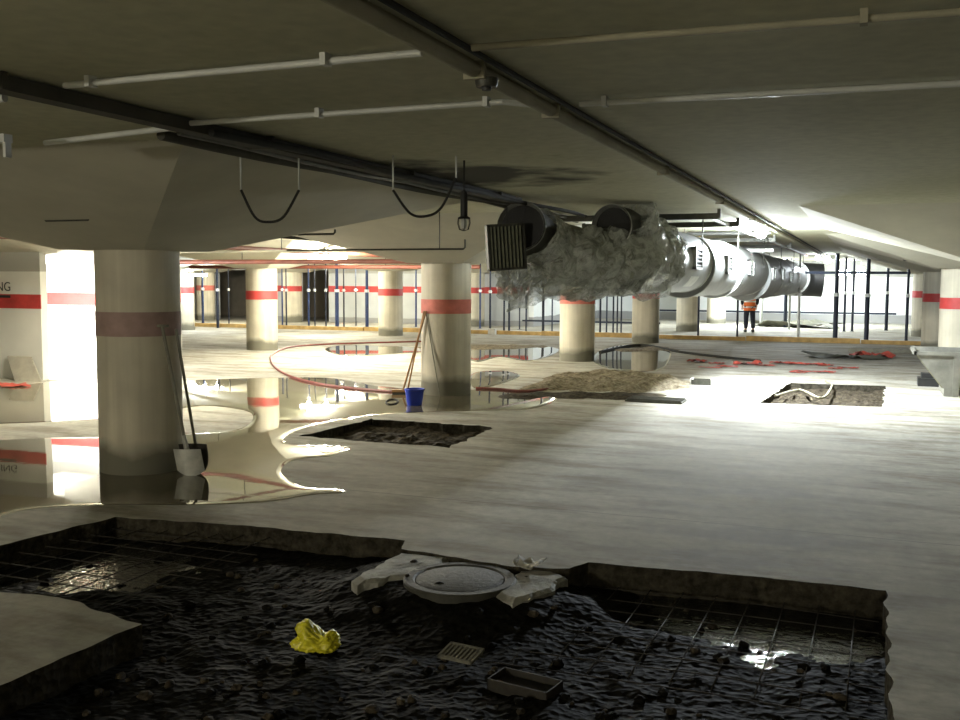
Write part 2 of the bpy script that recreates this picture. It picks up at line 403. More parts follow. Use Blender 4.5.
me = bpy.data.meshes.new('floor'); bmesh.ops.remove_doubles(bm, verts=bm.verts, dist=0.0005); bm.to_mesh(me); bm.free()
me.materials.append(M['floor']); fl = bpy.data.objects.new('floor', me); COL.objects.link(fl); fl['kind'] = 'structure'
me.materials.append(soil_mat('broken_slab_edge', (0.02, 0.018, 0.012), (0.08, 0.07, 0.05)))
for p in me.polygons:
    if abs(p.normal.z) < 0.5: p.material_index = 1

def fbm(p, o=4):
    s = 0; a = 1.0
    for i in range(o): s += a * noise.noise(p); p = p * 2.07 + Vector((3.1, 1.7, 0.3)); a *= 0.5
    return s
def soil(name, x0, x1, y0, y1, z, amp, step, m, label, cat, extra=None):
    nu, nv = int((x1-x0)/step), int((y1-y0)/step); mb = MB()
    def fn(u, v):
        x, y = x0 + (x1-x0)*u, y0 + (y1-y0)*v
        h = z + amp * fbm(Vector((x*3.3, y*3.3, 2.0)), 2) + amp*.35*noise.noise(Vector((x*17, y*17, 1))) + amp*.2*noise.noise(Vector((x*37, y*37, 5)))
        if extra: h += extra(x, y)
        return (x, y, min(h, -0.04))
    mb.grid(fn, nu, nv, False)
    return tag(mb.build(name, m), label, cat, None, 'stuff')
def bbox(ps, pad=0.08):
    return min(p.x for p in ps)-pad, max(p.x for p in ps)+pad, min(p.y for p in ps)-pad, max(p.y for p in ps)+pad
wr = P(790, 612, -.17); wl = P(78, 562, -.17)
def dips(x, y):
    d = 0
    for c, rx, ry in ((wr, 1.1, .8), (wl, 0.9, 0.6)):
        q = ((x-c.x)/rx)**2 + ((y-c.y)/ry)**2
        d -= 0.05 * math.exp(-q*q)
    m_ = P(460, 572); q = ((x-m_.x)/.85)**2 + ((y-m_.y)/.6)**2
    d += 0.125 * math.exp(-q*q)
    return d
soil('pit_soil', *bbox(pits[0]), -0.15, 0.024, 0.024, M['soil'], 'black wet broken soil filling the big foreground pit', 'soil', dips)
soil('pit_rubble', *bbox(pits[1]), -0.10, 0.06, 0.05, M['rubble_mid'], 'brown stony rubble in the small square pit in front of the blue bucket', 'rubble')
soil('pit_rubble', *bbox(pits[2]), -0.10, 0.07, 0.06, M['rubble_mid'], 'dark rubble in the far right pit with a hose lying over it', 'rubble')

# water standing in the big pit: it only shows where the soil dips below it
def pit_pool(c, rx, ry, z, label):
    mb = MB(); n = 40; ps = []
    for k in range(n):
        w = 2*PI*k/n; r = 1 + 0.15*noise.noise(Vector((math.cos(w)*2, math.sin(w)*2, c.x)))
        ps.append((c.x + rx*r*math.cos(w), c.y + ry*r*math.sin(w)))
    mb.add([(p[0], p[1], z) for p in ps], [list(range(n))])
    return tag(mb.build('puddle', M['pitwater'], loc=(c.x, c.y, z)), label, 'puddle')
pit_pool(wr, 1.3, 0.95, -0.176, 'rippled black water glinting in the right corner of the big pit')
pit_pool(wl, 1.0, 0.75, -0.176, 'glinting dark water among the steel bars at the left of the big pit')

# ------------------------------------------------------------------ puddles on the slab
def puddle(px, label, sub=5, rim=0.05, h=0.008, closed=True):
    w = [P(x, y) for x, y in px]; o = catmull(w, sub, True); n = len(o)
    area = sum(o[i].x*o[(i+1) % n].y - o[(i+1) % n].x*o[i].y for i in range(n))
    sg = 1 if area > 0 else -1
    nr = []
    for i in range(n):
        t = (o[(i+1) % n] - o[i-1]); t.z = 0; t.normalize(); nr.append(Vector((-t.y, t.x, 0)) * sg)
    b = bmesh.new(); rings = []
    for k, (d, z) in enumerate(((0, 0.0005), (0.12, 0.3), (0.3, 0.62), (0.6, 0.9), (1.0, 1.0))):
        zz = 0.0005 if k == 0 else h * z
        rings.append([b.verts.new((o[i].x + nr[i].x*rim*d, o[i].y + nr[i].y*rim*d, zz)) for i in range(n)])
    for a, c in zip(rings, rings[1:]):
        for i in range(n):
            try: b.faces.new((a[i], a[(i+1) % n], c[(i+1) % n], c[i]))
            except ValueError: pass
    ed = [b.edges.get((rings[-1][i], rings[-1][(i+1) % n])) for i in range(n)]
    bmesh.ops.triangle_fill(b, use_beauty=True, edges=ed, normal=(0, 0, 1))
    for f in b.faces: f.smooth = True
    bmesh.ops.recalc_face_normals(b, faces=b.faces)
    if sum(f.normal.z for f in b.faces) < 0:
        for f in b.faces: f.normal_flip()
    me = bpy.data.meshes.new('puddle'); b.to_mesh(me); b.free(); me.materials.append(M['water'])
    ob = bpy.data.objects.new('puddle', me); COL.objects.link(ob); ob.location = (0, 0, 0.001)
    return tag(ob, label, 'puddle')
puddle([(-60,392),(0,388),(60,381),(120,380),(190,380),(260,378),(330,378),(380,386),(440,390),(500,389),(545,393),(556,400),(530,409),(480,411),(430,412),(367,416),
        (310,427),(285,437),(291,444),(330,445),(351,448),(330,456),(300,459),(286,464),(281,472),(290,481),(307,487),(340,489),(343,493),(313,495),(267,502),(200,505),(115,505),(60,507),(20,511),(-60,526),
        (-80,480),(-60,442),(0,440),(47,438),(100,437),(190,434),(235,430),(252,421),(246,411),(200,406),(150,415),(95,420),(0,424),(-60,427),(-80,410)],
       'large winding sheet of still water around the nearest column and the bucket', 6, 0.1, 0.006)
puddle([(325,349),(345,345),(380,346),(410,347),(430,351),(390,354),(345,356)], 'shallow puddle on the floor left of the far columns', 5, 0.1)
puddle([(472,348),(500,345),(552,347),(556,353),(530,361),(500,357),(478,362),(466,356)], 'puddle between the second and the third column of the near row', 5, 0.1)
puddle([(598,352),(615,346),(640,344),(668,350),(668,362),(655,371),(615,370),(594,362)], 'puddle mirroring the column with the red band below the wrapped duct', 5, 0.1)
puddle([(473,373),(505,371),(520,376),(500,384),(474,388)], 'small dark puddle just right of the second column', 5, 0.08)

# ------------------------------------------------------------------ ceiling
mb = MB(); mb.box((X0, Y0, CZ), (X1, Y1, CZ + 0.3)); struct('ceiling', mb, M['ceiling'])

# ------------------------------------------------------------------ columns
def capital_mb(x, y, zt=CZ - 0.001):
    mb = MB(); b, t = KB, KT
    vs = [(x-b,y-b,KZ),(x+b,y-b,KZ),(x+b,y+b,KZ),(x-b,y+b,KZ),(x-t,y-t,zt),(x+t,y-t,zt),(x+t,y+t,zt),(x-t,y+t,zt)]
    mb.add(vs, [(3,2,1,0),(4,5,6,7),(0,1,5,4),(1,2,6,5),(2,3,7,6),(3,0,4,7)]); return mb
def column(x, y, label, band='red', cap=True, grp=None, r=COLR, bz=(1.27, 1.49)):
    t = empty('concrete_column', (x, y, 0))
    tag(t, label, 'column', grp)
    mb = MB(); mb.lathe([(0, 0), (r, 0), (r, KZ), (0, KZ)], (x, y, 0), 48); mb.build('shaft', M['column'], t)
    if cap:
        capital_mb(x, y).build('capital', M['capital'], t); capitals.append((x, y))
    if band:
        mb = MB(); rr = r + 0.004
        mb.lathe([(r - .01, bz[0]), (rr, bz[0]), (rr, bz[1]), (r - .01, bz[1])], (x, y, 0), 48)
        o = mb.build('painted_band', M[band], t)
        if band != 'red': o['label'] = 'faded red band'
    return t
GR = 'round concrete columns with painted bands'
XA, XB, XC, XD = -6.05, -14.2, -22.3, 1.65
column(-6.37, 7.55, 'nearest round concrete column, faded band, standing in the puddle at left', 'faded_red', grp=GR, r=.378)
column(-6.2, 14.43, 'round concrete column with the blue bucket and sticks at its foot', 'pale_red', grp=GR)
column(-6.08, 21.56, 'pale round column below the hanging plastic film, left of the red-banded one', 'pale_red', grp=GR)
column(XA, 28.7, 'round column with clear red band right under the plastic-wrapped duct end', 'red', grp=GR)
column(XA, 35.8, 'far pale grey column without visible band, below the steel duct', None, grp=GR)
column(XA, 42.9, 'farthest beige column below the steel duct, left of the person in the vest', None, grp=GR)
column(-14.33, 21.56, 'broad red-banded column behind the bend of the dark red hose', 'red', grp=GR)
column(-14.26, 28.7, 'red-banded column at the timber edge, just left of the bucket column', 'red', grp=GR)
column(XB, 35.8, 'column hidden behind the bucket column near the far wall', 'red', grp=GR)
column(-14.45, 17.9, 'column mostly hidden behind the nearest column, only its right side showing', 'red', cap=False, grp=GR)
column(XC, 28.7, 'distant column seen just right of the nearest column', 'red', grp=GR)
column(XC, 35.8, 'grey distant column beside the dark doorway with thin props in front', 'red', grp=GR)
q = P(206, 320)
column(q.x, q.y, 'small distant pale column between the nearest column and the dark doorway', 'pale_red', grp=GR)
column(XD, 21.56, 'red-banded column cut by the right edge, behind the metal skip', 'red', grp=GR)
column(XD, 28.7, 'bright white column with red band just left of the one behind the skip', 'red', grp=GR)
column(XD, 35.8, 'dim column with dark red band, farthest in the right row', 'red', grp=GR)
column(XD, 14.43, 'column just outside the right edge whose wide capital shows above the skip', 'red', grp=GR)

# ------------------------------------------------------------------ walls
def band_box(p, x0, x1, y, z0=1.25, z1=1.50):
    mb = MB(); mb.box((x0, y - 0.006, z0), (x1, y + 0.01, z1)); return mb.build('painted_band', M['red'], p)
mb = MB(); mb.box((-22, 13.5, 0), (-13.50, 13.65, CZ)); w = struct('wall_left_pier', mb, M['wall']); band_box(w, -22, -13.498, 13.5)
capitals.append((XB, 14.6)); capital_mb(XB, 14.6).build('capital', M['capital'], w)
mb = MB(); mb.box((-22, 15.6, 0), (-13.9, 15.85, CZ)); w2 = struct('wall_left_recess', mb, M['wall']); band_box(w2, -22, -13.9, 15.6)
for nm, a, b in (('wall_left', (X0-.2, Y0, 0), (X0, Y1, CZ)), ('wall_right', (X1, Y0, 0), (X1+.2, Y1, CZ)), ('wall_front', (X0, Y0-.2, 0), (X1, Y0, CZ))):
    mb = MB(); mb.box(a, b); struct(nm, mb, M['wall_dark'])
mb = MB(); mb.box((-12, 46, 0), (X1, 46.2, CZ)); mb.box((-12.2, 36.4, 0), (-12.0, 46.2, CZ)); struct('wall_back', mb, M['wall_far'])
mb = MB()
xs = [(X0, -26.6), (-25.1, -22.4), (-21.05, -12.2)]
for a, b in xs: mb.box((a, 36.6, 0), (b, 36.8, CZ))
for a, b in ((-26.6, -25.1), (-22.4, -21.05)): mb.box((a, 36.6, 2.15), (b, 36.8, CZ))
w3 = struct('wall_back_left', mb, M['wall_grey'])
for a, b in ((-25.1, -22.4), (-21.05, -12.2)): band_box(w3, a, b, 36.6)
mb = MB(); mb.box((X0, 40.5, 0), (-12.2, 40.7, CZ)); struct('wall_back_corridor', mb, M['wall_dark'])
# lettering on the left pier wall
tx = bpy.data.curves.new('wall_lettering', 'FONT'); tx.body = 'PARKING'; tx.size = 0.23; tx.align_x = 'RIGHT'; tx.extrude = 0.002
to = bpy.data.objects.new('wall_lettering', tx); COL.objects.link(to); tx.materials.append(M['paint_black'])
lp = PY(11, 291, 13.49); to.location = (lp.x, 13.49, lp.z); to.rotation_euler = (R(90), 0, 0); to.parent = w
mb = MB(); mb.box((lp.x - 0.9, 13.485, lp.z - 0.12), (lp.x - 0.02, 13.499, lp.z - 0.075)); mb.build('lettering_underline', M['paint_black'], w)

# ochre timber edge in front of the propped far bay
c = P(560, 336); YC = c.y
mb = MB(); xl, xr = -26.0, 3.0; n = 90
for i in range(9):
    a = xl + (xr-xl)*i/9; b = xl + (xr-xl)*(i+1)/9 - 0.03; j = 0.03*math.sin(i*5.1)
    mb.box((a, YC + j, 0), (b, YC + 0.13 + j, 0.13 + 0.02*math.sin(i*3)))
tag(mb.build('timber_kerb', M['ochre'], loc=(-9, YC, 0)), 'long ochre timber edge board lying across the hall before the props', 'timber edge')
# thin pale sheet at right: cold lamplight on the floor put into colour
mb = MB(); mb.box((-7.8, YC + 0.16, 0), (3.0, YC + 2.2, 0.02)); tag(mb.build('lit_floor_strip', M['paper'], loc=(-3, YC+1, 0)), 'pale strip painting cold light on the floor behind the timber edge at the right', 'painted light')

# ------------------------------------------------------------------ pipes and trays under the slab
def pipe(name, path, r, m, label, cat='pipe', grp=None, clips=None, n=10):
    loc = path[0]; t = empty(name, loc); tag(t, label, cat, grp)
    mb = MB(); mb.tube(path, r, n); mb.build('tube', m, t)
    for c, ax in (clips or []):
        k = MB(); c = Vector(c)
        hx, hy = (0.012, r + 0.012) if ax == 'x' else (r + 0.012, 0.012)
        k.box((c.x-hx, c.y-hy, c.z - r - 0.004), (c.x+hx, c.y+hy, CZ - 0.002)); k.build('clip', m, t)
    return t
G1 = 'thin conduits fixed across the slab'
z1 = CZ - 0.03
pipe('conduit', [(-3.25, 3.42, z1), (-1.55, 3.38, z1)], 0.014, M['pvc'], 'pale thin conduit crossing the ceiling at top, left of the long pipe', grp=G1, clips=[((-1.95, 3.38, z1), 'x'), ((-3.1, 3.41, z1), 'x')])
pipe('conduit', [(-1.35, 3.37, z1), (4.0, 3.62, z1)], 0.013, M['pvc_dull'], 'dusty thin conduit nearest the top right of the ceiling', grp=G1, clips=[((-.05, 3.43, z1), 'x'), ((1.2, 3.49, z1), 'x')])
pipe('conduit', [(-3.6, 3.43, z1-.03), (-5.6, 3.46, z1-.03)], 0.018, M['pvc'], 'bright short conduit at the far left edge above the tray', grp=G1)
pipe('conduit', [(-3.45, 4.47, z1), (-1.62, 4.43, z1), (-1.45, 4.62, z1)], 0.014, M['pvc'], 'pale conduit ending in an elbow beside the long ceiling pipe', grp=G1, clips=[((-1.7, 4.43, z1), 'x'), ((-2.6, 4.44, z1), 'x')])
pipe('conduit', [(-1.3, 4.6, z1), (5.0, 4.85, z1)], 0.014, M['pvc'], 'second pale conduit running to the right edge of the ceiling', grp=G1, clips=[((-1.18, 4.605, z1), 'x'), ((1.6, 4.715, z1), 'x')])
a_ = P(45, 143, 2.58); b_ = P(170, 128, 2.6)
pipe('conduit', [a_, b_], 0.016, M['pvc'], 'bright white conduit piece below the dark tray at left', grp=G1)
# long ceiling pipe with lamps
pipe('ceiling_pipe', [(-1.47, 0.2, CZ-0.035), (-1.47, 45, CZ-0.035)], 0.032, M['pvc_dull'], 'long pipe running along the ceiling from top centre to the far lamps', clips=[((-1.47, y, CZ-.035), 'y') for y in (3.7, 4.7, 7.5, 10.5, 13.5)])
pipe('ceiling_cable', [(-1.38, 0.2, CZ-0.02), (-1.385, 12, CZ-0.02), (-1.37, 45, CZ-0.02)], 0.012, M['cable'], 'black cable running along the right side of the long ceiling pipe', 'cable')
t = empty('junction_box', (-1.47, 3.55, CZ-.05)); tag(t, 'small dark round box on the long ceiling pipe near the top', 'junction box')
mb = MB(); mb.lathe([(0, -.035), (.04, -.035), (.045, -.02), (.045, .0), (0, .0)], (-1.44, 3.75, CZ-.06), 16); mb.build('box', M['darkmetal'], t)
mb = MB(); mb.lathe([(0, -.012), (.018, -.012), (.02, 0), (0, 0)], (-1.44, 3.75, CZ-.095), 12); mb.build('knob', M['black'], t)
# dark tray along the capitals
t = empty('cable_tray', (-3.42, 1.5, CZ)); tag(t, 'dark cable tray running along the ceiling from the left edge to the duct', 'cable tray')
mb = MB(); mb.box((-3.50, 1.0, CZ-.07), (-3.40, 9.9, CZ-.006)); mb.build('tray_channel', M['tray'], t)
for k in range(5): 
    mb = MB(); y = 1.2 + k*2; mb.box((-3.53, y, CZ-.075), (-3.37, y+.03, CZ-.001)); mb.build('tray_bracket', M['tray'], t)
def bundle():
    for j, (dx, r, m, lab) in enumerate(((.06, .022, 'cable', 'thick black cable hugging the right side of the dark tray'), (-.17, .02, 'darkmetal', 'dark pipe just left of the cable tray'), (-.30, .03, 'tray', 'wide dark pipe sagging left of the cable tray'))):
        pts = [(-3.42+dx+.02*math.sin(y*1.3+j), y, ceil_z(-3.42+dx, y)-.045-.02*abs(math.sin(y*1.1+j))) for y in [4.6+.5*k for k in range(18)]]
        pipe('cable' if m == 'cable' else 'service_pipe', pts, r, M[m], lab, 'cable' if m == 'cable' else 'pipe')
bundle()
# box in the left corner
t = empty('ceiling_bracket', P(3, 145, 2.55)); tag(t, 'pale metal bracket at the left edge under the ceiling', 'bracket')
c = P(4, 139, 2.55); mb = MB(); mb.box((c.x-.2, c.y-.03, c.z-.02), (c.x+.03, c.y+.03, c.z+.025)); mb.build('arm', M['pvc'], t)
mb = MB(); mb.box((c.x+.01, c.y-.02, c.z-.1), (c.x+.03, c.y+.02, c.z-.02)); mb.build('hook', M['pvc'], t)

# hanging conduits with hooked ends below the capitals
def hook_pipe(name, x0, x1, y, z, label, up0=0, up1=0.12, r=0.014, m='darkmetal', hang=(), cat='pipe'):
    path = []
    if up0: path += [(x0, y, z+up0), (x0, y, z+.02)]
    path += [(x0 + (0.02 if up0 else 0), y, z), (x1 - (0.02 if up1 else 0), y, z)]
    if up1: path += [(x1, y, z+.02), (x1, y, z+up1)]
    t = empty(name, (x0, y, z)); tag(t, label, cat, None); mb = MB(); mb.tube(path, r, 8); mb.build('tube', M[m], t)
    for h in hang:
        k = MB(); k.tube([(h, y, z), (h, y, ceil_z(h, y))], 0.006, 6); k.build('hanger', M[m], t)
    return t
a = PD(302, 251, 13.9); b = PD(465, 249, 12.6)
hook_pipe('hanging_conduit', a.x, b.x, b.y, b.z, 'thin conduit with turned-up end hanging before the capital of the bucket column', 0, 0.12, .012, hang=(b.x-.35,))
a = PD(300, 237, 11.2); b = PD(335, 234, 11)
hook_pipe('hanging_conduit', a.x, b.x, b.y, b.z, 'short thin hooked conduit above the left tube lamp', 0, 0.05, .012)
a = PD(47, 221, 8.2); b = PD(90, 220, 8.0)
hook_pipe('hanging_conduit', a.x, b.x, b.y, b.z, 'short u-shaped conduit on the capital at the far left', 0.14, 0.1, .008)
a = PD(918, 244, 13.3); hook_pipe('hanging_conduit', a.x, a.x+3, a.y, a.z, 'upper hooked conduit at the right edge under the ceiling', 0.11, 0, .014)
a = PD(903, 260, 20); b = PD(931, 260, 20); hook_pipe('hanging_conduit', a.x, b.x+.2, a.y, a.z, 'lower hooked conduit above the skip', 0.12, 0, .02)
# red brown pipes across the left
def cross_pipe(px0, px1, py, D, r, m, label, hangs=4):
    a = PD(px0, py, D); b = PD(px1, py, D); y = (a.y + b.y)/2 if False else a.y
    # run parallel to the slab edge (constant y), keep the pixel height of the left end
    y = PD((px0+px1)/2, py, D).y; a = PY(px0, py, y); b = PY(px1, py, y); z = (a.z+b.z)/2
    t = empty('service_pipe', (a.x, y, z)); tag(t, label, 'pipe')
    mb = MB(); mb.tube([(a.x, y, z), (b.x, y, z)], r, 10); mb.build('tube', M[m], t)
    for k in range(hangs):
        x = a.x + (b.x-a.x)*(k+.5)/hangs; h = MB(); h.tube([(x, y, z), (x, y, ceil_z(x, y))], .008, 6); h.build('hanger', M['darkmetal'], t)
cross_pipe(-80, 470, 262, 19.5, 0.045, 'redpipe', 'red-brown pipe crossing behind the nearest column under the ceiling', 7)
cross_pipe(190, 480, 267, 26, 0.05, 'redpipe', 'lower orange-brown pipe crossing the far left bay', 5)
cross_pipe(180, 440, 251, 17.5, 0.02, 'pvc_dull', 'thin pale pipe above the red-brown pipe at left', 6)
pipe('service_pipe', [(-10.6, 8, 2.34), (-10.6, 34, 2.34)], 0.045, M['redpipe'], 'red-brown pipe running lengthwise, mirrored in the big puddle')
pipe('service_pipe', [(-9.3, 6, 2.5), (-9.3, 34, 2.5)], 0.03, M['cable'], 'dark pipe running lengthwise, mirrored in the big puddle')

# hanging black cable loops
def cable_loop(px0, py0, pxm, pym, px1, py1, D, label):
    a, m_, b = PD(px0, py0, D), PD(pxm, pym, D), PD(px1, py1, D)
    top_a = Vector((a.x, a.y, ceil_z(a.x, a.y) - .002)); top_b = Vector((b.x, b.y, ceil_z(b.x, b.y) - .002))
    ca = a + (m_-a)*.5 + Vector((0,0,-.07)); cb = b + (m_-b)*.5 + Vector((0,0,-.07))
    t = empty('cable_loop', top_a); tag(t, label, 'cable', 'cable loops hanging from the ceiling')
    mb = MB(); mb.tube(catmull([a, ca, m_, cb, b], 8), .009, 8); mb.build('sleeve', M['cable'], t)
    mb = MB(); mb.tube([top_a, a], .006, 6); mb.build('end_wire', M['pvc'], t)
    mb = MB(); mb.tube([top_b, b], .006, 6); mb.build('end_wire', M['pvc'], t)
cable_loop(241, 190, 268, 222, 299, 190, 6.6, 'thin black cable loop hanging at left, above the left tube lamp')
cable_loop(393, 190, 427, 216, 456, 178, 6.9, 'black cable loop hanging beside the caged lamp holder')
# caged lamp holder
c = PD(464, 205, 7.2); t = empty('caged_lamp', (c.x, c.y, ceil_z(c.x, c.y))); tag(t, 'unlit caged lamp hanging from a black stem left of the wrapped duct', 'lamp')
mb = MB(); mb.tube([(c.x, c.y, ceil_z(c.x, c.y)), (c.x, c.y, c.z+.02)], .007, 6); mb.build('cord', M['cable'], t)
mb = MB(); mb.lathe([(0, .1), (.018, .1), (.026, .07), (.026, -.08), (.045, -.09), (.045, -.1), (0, -.1)], (c.x, c.y, c.z), 16); mb.build('socket', M['black'], t)
mb = MB(); mb.lathe([(0, -.1), (.018, -.1), (.024, -.13), (.018, -.165), (0, -.17)], (c.x, c.y, c.z), 14); mb.build('bulb', M['pvc'], t)
mb = MB()
for k in range(6):
    w_ = PI*k/3; mb.tube([(c.x+.045*math.cos(w_)*s, c.y+.045*math.sin(w_)*s, c.z+z) for s, z in ((1, -.09), (1.1, -.13), (.8, -.175), (0.05, -.185))], .0025, 5)
mb.build('cage', M['cable'], t)

# ------------------------------------------------------------------ the big duct
DX = -2.45
duct = empty('ventilation_duct', (DX, 11.8, 2.0)); tag(duct, 'long round galvanised steel air duct with grilles hung under the ceiling', 'duct')
secs = [(11.7, 14.0, .40, 2.04), (14.0, 17.0, .44, 2.00), (17.0, 21.5, .47, 1.98), (21.5, 34.5, .515, 1.90)]
def ducty(y0, y1, r, zc):
    n = 40; mb = MB()
    mb.tube([(DX, y0, zc), (DX, y1, zc)], r, n)
    return mb
for y0, y1, r, zc in secs:
    ducty(y0, y1, r, zc).build('duct_section', M['galv'], duct)
    k = 1 if y1 < 26 else 4
    for i in range(k+1):
        y = y0 + .02 + (y1-y0-.04)*i/k
        mb = MB(); mb.tube([(DX, y-.018, zc), (DX, y-.012, zc), (DX, y+.012, zc), (DX, y+.018, zc)], [r, r+.012, r+.012, r], 40, False); mb.build('flange', M['galv_dull'], duct)
for y in (12.75, 15.4, 18.1, 21.9, 24.5, 27.0, 29.8):
    r, zc = [(s[2], s[3]) for s in secs if s[0] <= y <= s[1]][0]
    ang = R(5 if y < 26 else 0)
    g = MB(); cx, cz = DX + r*math.cos(ang), zc + r*math.sin(ang)
    # frame on the right-hand flank, facing +x
    w_, h_ = (0.27, 0.14)
    for a, b in (((-w_, -h_), (w_, -h_+.03)), ((-w_, h_-.03), (w_, h_)), ((-w_, -h_), (-w_+.03, h_)), ((w_-.03, -h_), (w_, h_))):
        g.box((cx-.06, y+a[0], cz+a[1]), (cx+.035, y+b[0], cz+b[1]))
    go = g.build('grille', M['galv_dull'], duct)
    g = MB(); g.box((cx-.1, y-w_+.03, cz-h_+.03), (cx+.012, y+w_-.03, cz+h_-.03)); g.build('grille_opening', M['black'], go)
    g = MB()
    for k in range(5):
        z = cz - h_ + .05 + k*.05; g.box((cx-.0, y-w_+.03, z-.005), (cx+.03, y+w_-.03, z+.009))
    g.build('grille_slats', M['galv_dull'], go)
for y in (13.2, 16.6, 20.5, 24, 28, 32):
    r, zc = [(s[2], s[3]) for s in secs if s[0] <= y <= s[1]][0]
    g = MB(); g.tube([(DX+r*.96, y, zc), (DX+r*.98, y, CZ)], .009, 6); g.tube([(DX-r*.98, y, zc), (DX-r*.98, y, CZ)], .009, 6); g.build('hanger_rod', M['darkmetal'], duct)
# lower inspection hatches
mb = MB(); hy = 12.6; rr = .405
mb.grid(lambda u, v: (DX + rr*math.cos(R(-52+24*v)), hy + .62*u, 2.04 + rr*math.sin(R(-52+24*v))), 6, 6)
mb.build('hatch', M['galv_dull'], duct)
# black bend at the far end
bend = [(DX, 34.5, 1.86), (DX, 34.9, 1.86), (DX+.1, 35.3, 1.85), (DX+.45, 35.6, 1.84), (DX+.9, 35.7, 1.82)]
mb = MB(); mb.tube(catmull(bend, 5), .56, 28); tag(mb.build('flexible_bend', M['black'], duct), 'black flexible end bend')
mb = MB(); mb.tube([(DX, 34.3, 1.90), (DX, 34.5, 1.90)], .58, 40); mb.build('end_collar', M['housing'], duct)
# beam/trays above the duct
pipe('service_pipe', [(-3.5, 17.5, 2.6), (-1.6, 17.5, 2.6)], .03, M['cable'], 'dark rod above the duct near the bright lamp')
for y, lab in ((12.2, 'nearest dark steel rail bridging over the wrapped duct end'), (14.0, 'second dark steel rail above the duct'), (19.5, 'third steel rail above the duct behind the bright lamp'), (23.5, 'fourth steel rail above the duct')):
    mb = MB(); mb.box((-3.9, y, 2.53), (-1.7, y+.08, 2.6)); mb.box((-3.9, y+.02, 2.6), (-3.86, y+.06, CZ)); mb.box((-1.74, y+.02, 2.6), (-1.7, y+.06, CZ))
    tag(mb.build('support_rail', M['darkmetal'], loc=(-2.8, y, 2.55)), lab, 'rail')
pipe('service_pipe', [(-1.85, 12.3, 2.56), (-1.85, 16.5, 2.56), (-1.78, 30, 2.56)], .028, M['galv_dull'], 'grey pipe beside the duct leading to the bright lamp')
for k, (x, lab) in enumerate(((-1.95, 'red-brown pipe above the middle of the duct'), (-3.2, 'red-brown pipe above the left flank of the duct'))):
    pipe('service_pipe', [(x, 20.6, 2.6), (x, 34, 2.6)], .03, M['redpipe'], lab)

# ------------------------------------------------------------------ plastic-wrapped duct fittings at the near end
fit = empty('wrapped_fitting', PD(600, 250, 11.2)); tag(fit, 'cluster of dark duct elbows loosely wrapped in clear plastic film', 'duct fitting')
def open_tube(path, r, m_out, name, parent, n=28, rim=True):
    mb = MB(); mb.tube(path, r, n, False); o = mb.build(name, m_out, parent)
    rs = r if isinstance(r, (list, tuple)) else [r]*len(path)
    mi = MB(); mi.tube(path, [q-.012 for q in rs], n, True); 
    # inner lining starts a little behind the mouth
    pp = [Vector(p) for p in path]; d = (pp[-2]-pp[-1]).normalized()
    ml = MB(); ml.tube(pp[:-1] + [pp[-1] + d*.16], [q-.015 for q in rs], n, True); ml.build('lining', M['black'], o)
    if rim:
        mr = MB(); mr.tube([pp[-1] + d*.03, pp[-1] + d*.028, pp[-1]], [rs[-1], rs[-1]+.014, rs[-1]+.014], n, False)
        mr.tube([pp[-1]+d*.05, pp[-1]], [rs[-1]-.02, rs[-1]+.002], n, False); mr.build('rim', M['galv_dull'], o)
    return o
body = catmull([(DX, 11.75, 2.04), PD(632, 256, 11.4), PD(595, 260, 11.2), PD(556, 252, 11.0)], 5)
mb = MB(); mb.tube(body, [.385]*6 + [.36]*5 + [.33]*5, 32); mb.build('cross_body', M['slat'], fit)
left = catmull([PD(562, 254, 11.0), PD(545, 244, 10.8), PD(530, 232, 10.6), PD(521, 226, 10.3)], 5)
open_tube(left, .245, M['darkmetal'], 'left_elbow', fit)
right = catmull([PD(632, 262, 11.4), PD(634, 245, 11.3), PD(626, 230, 11.1), PD(611, 226, 10.8)], 5)
open_tube(right, .225, M['darkmetal'], 'right_elbow', fit)
# slatted panel
c = PD(506, 247, 10.2); t = empty('grille_panel', c); tag(t, 'dark ribbed grille panel hanging at the left of the wrapped duct fittings', 'grille')
ux = (CR @ Vector((1, 0, 0))); ux.z = 0; ux.normalize(); rotm = Matrix.Rotation(math.atan2(ux.y, ux.x) + R(14), 3, 'Z') @ Matrix.Rotation(R(-4), 3, 'Y')
def lb(mb, a, b): return mb.box((c.x+a[0], c.y+a[1], c.z+a[2]), (c.x+b[0], c.y+b[1], c.z+b[2]), rotm, c)
W_, H_ = .20, .235
mb = MB(); lb(mb, (-W_, -.04, -H_), (W_, .05, -H_+.025)); lb(mb, (-W_, -.04, H_-.025), (W_, .05, H_)); lb(mb, (-W_, -.04, -H_), (-W_+.025, .05, H_)); lb(mb, (W_-.025, -.04, -H_), (W_, .05, H_))
mb.build('frame', M['darkmetal'], t)
mb = MB(); lb(mb, (-W_+.02, .03, -H_+.02), (W_-.02, .045, H_-.02)); mb.build('backing', M['black'], t)
for k in range(9):
    mb = MB(); x = -W_+.045 + k*.0385; lb(mb, (x-.009, -.025, -H_+.025), (x+.009, .01, H_-.025)); mb.build('slat', M['slat'], t)
mb = MB(); mb.tube([c + Vector((0, .02, H_)), (c.x, c.y+.02, ceil_z(c.x, c.y+.02))], .004, 5); mb.build('hanger_wire', M['cable'], t)

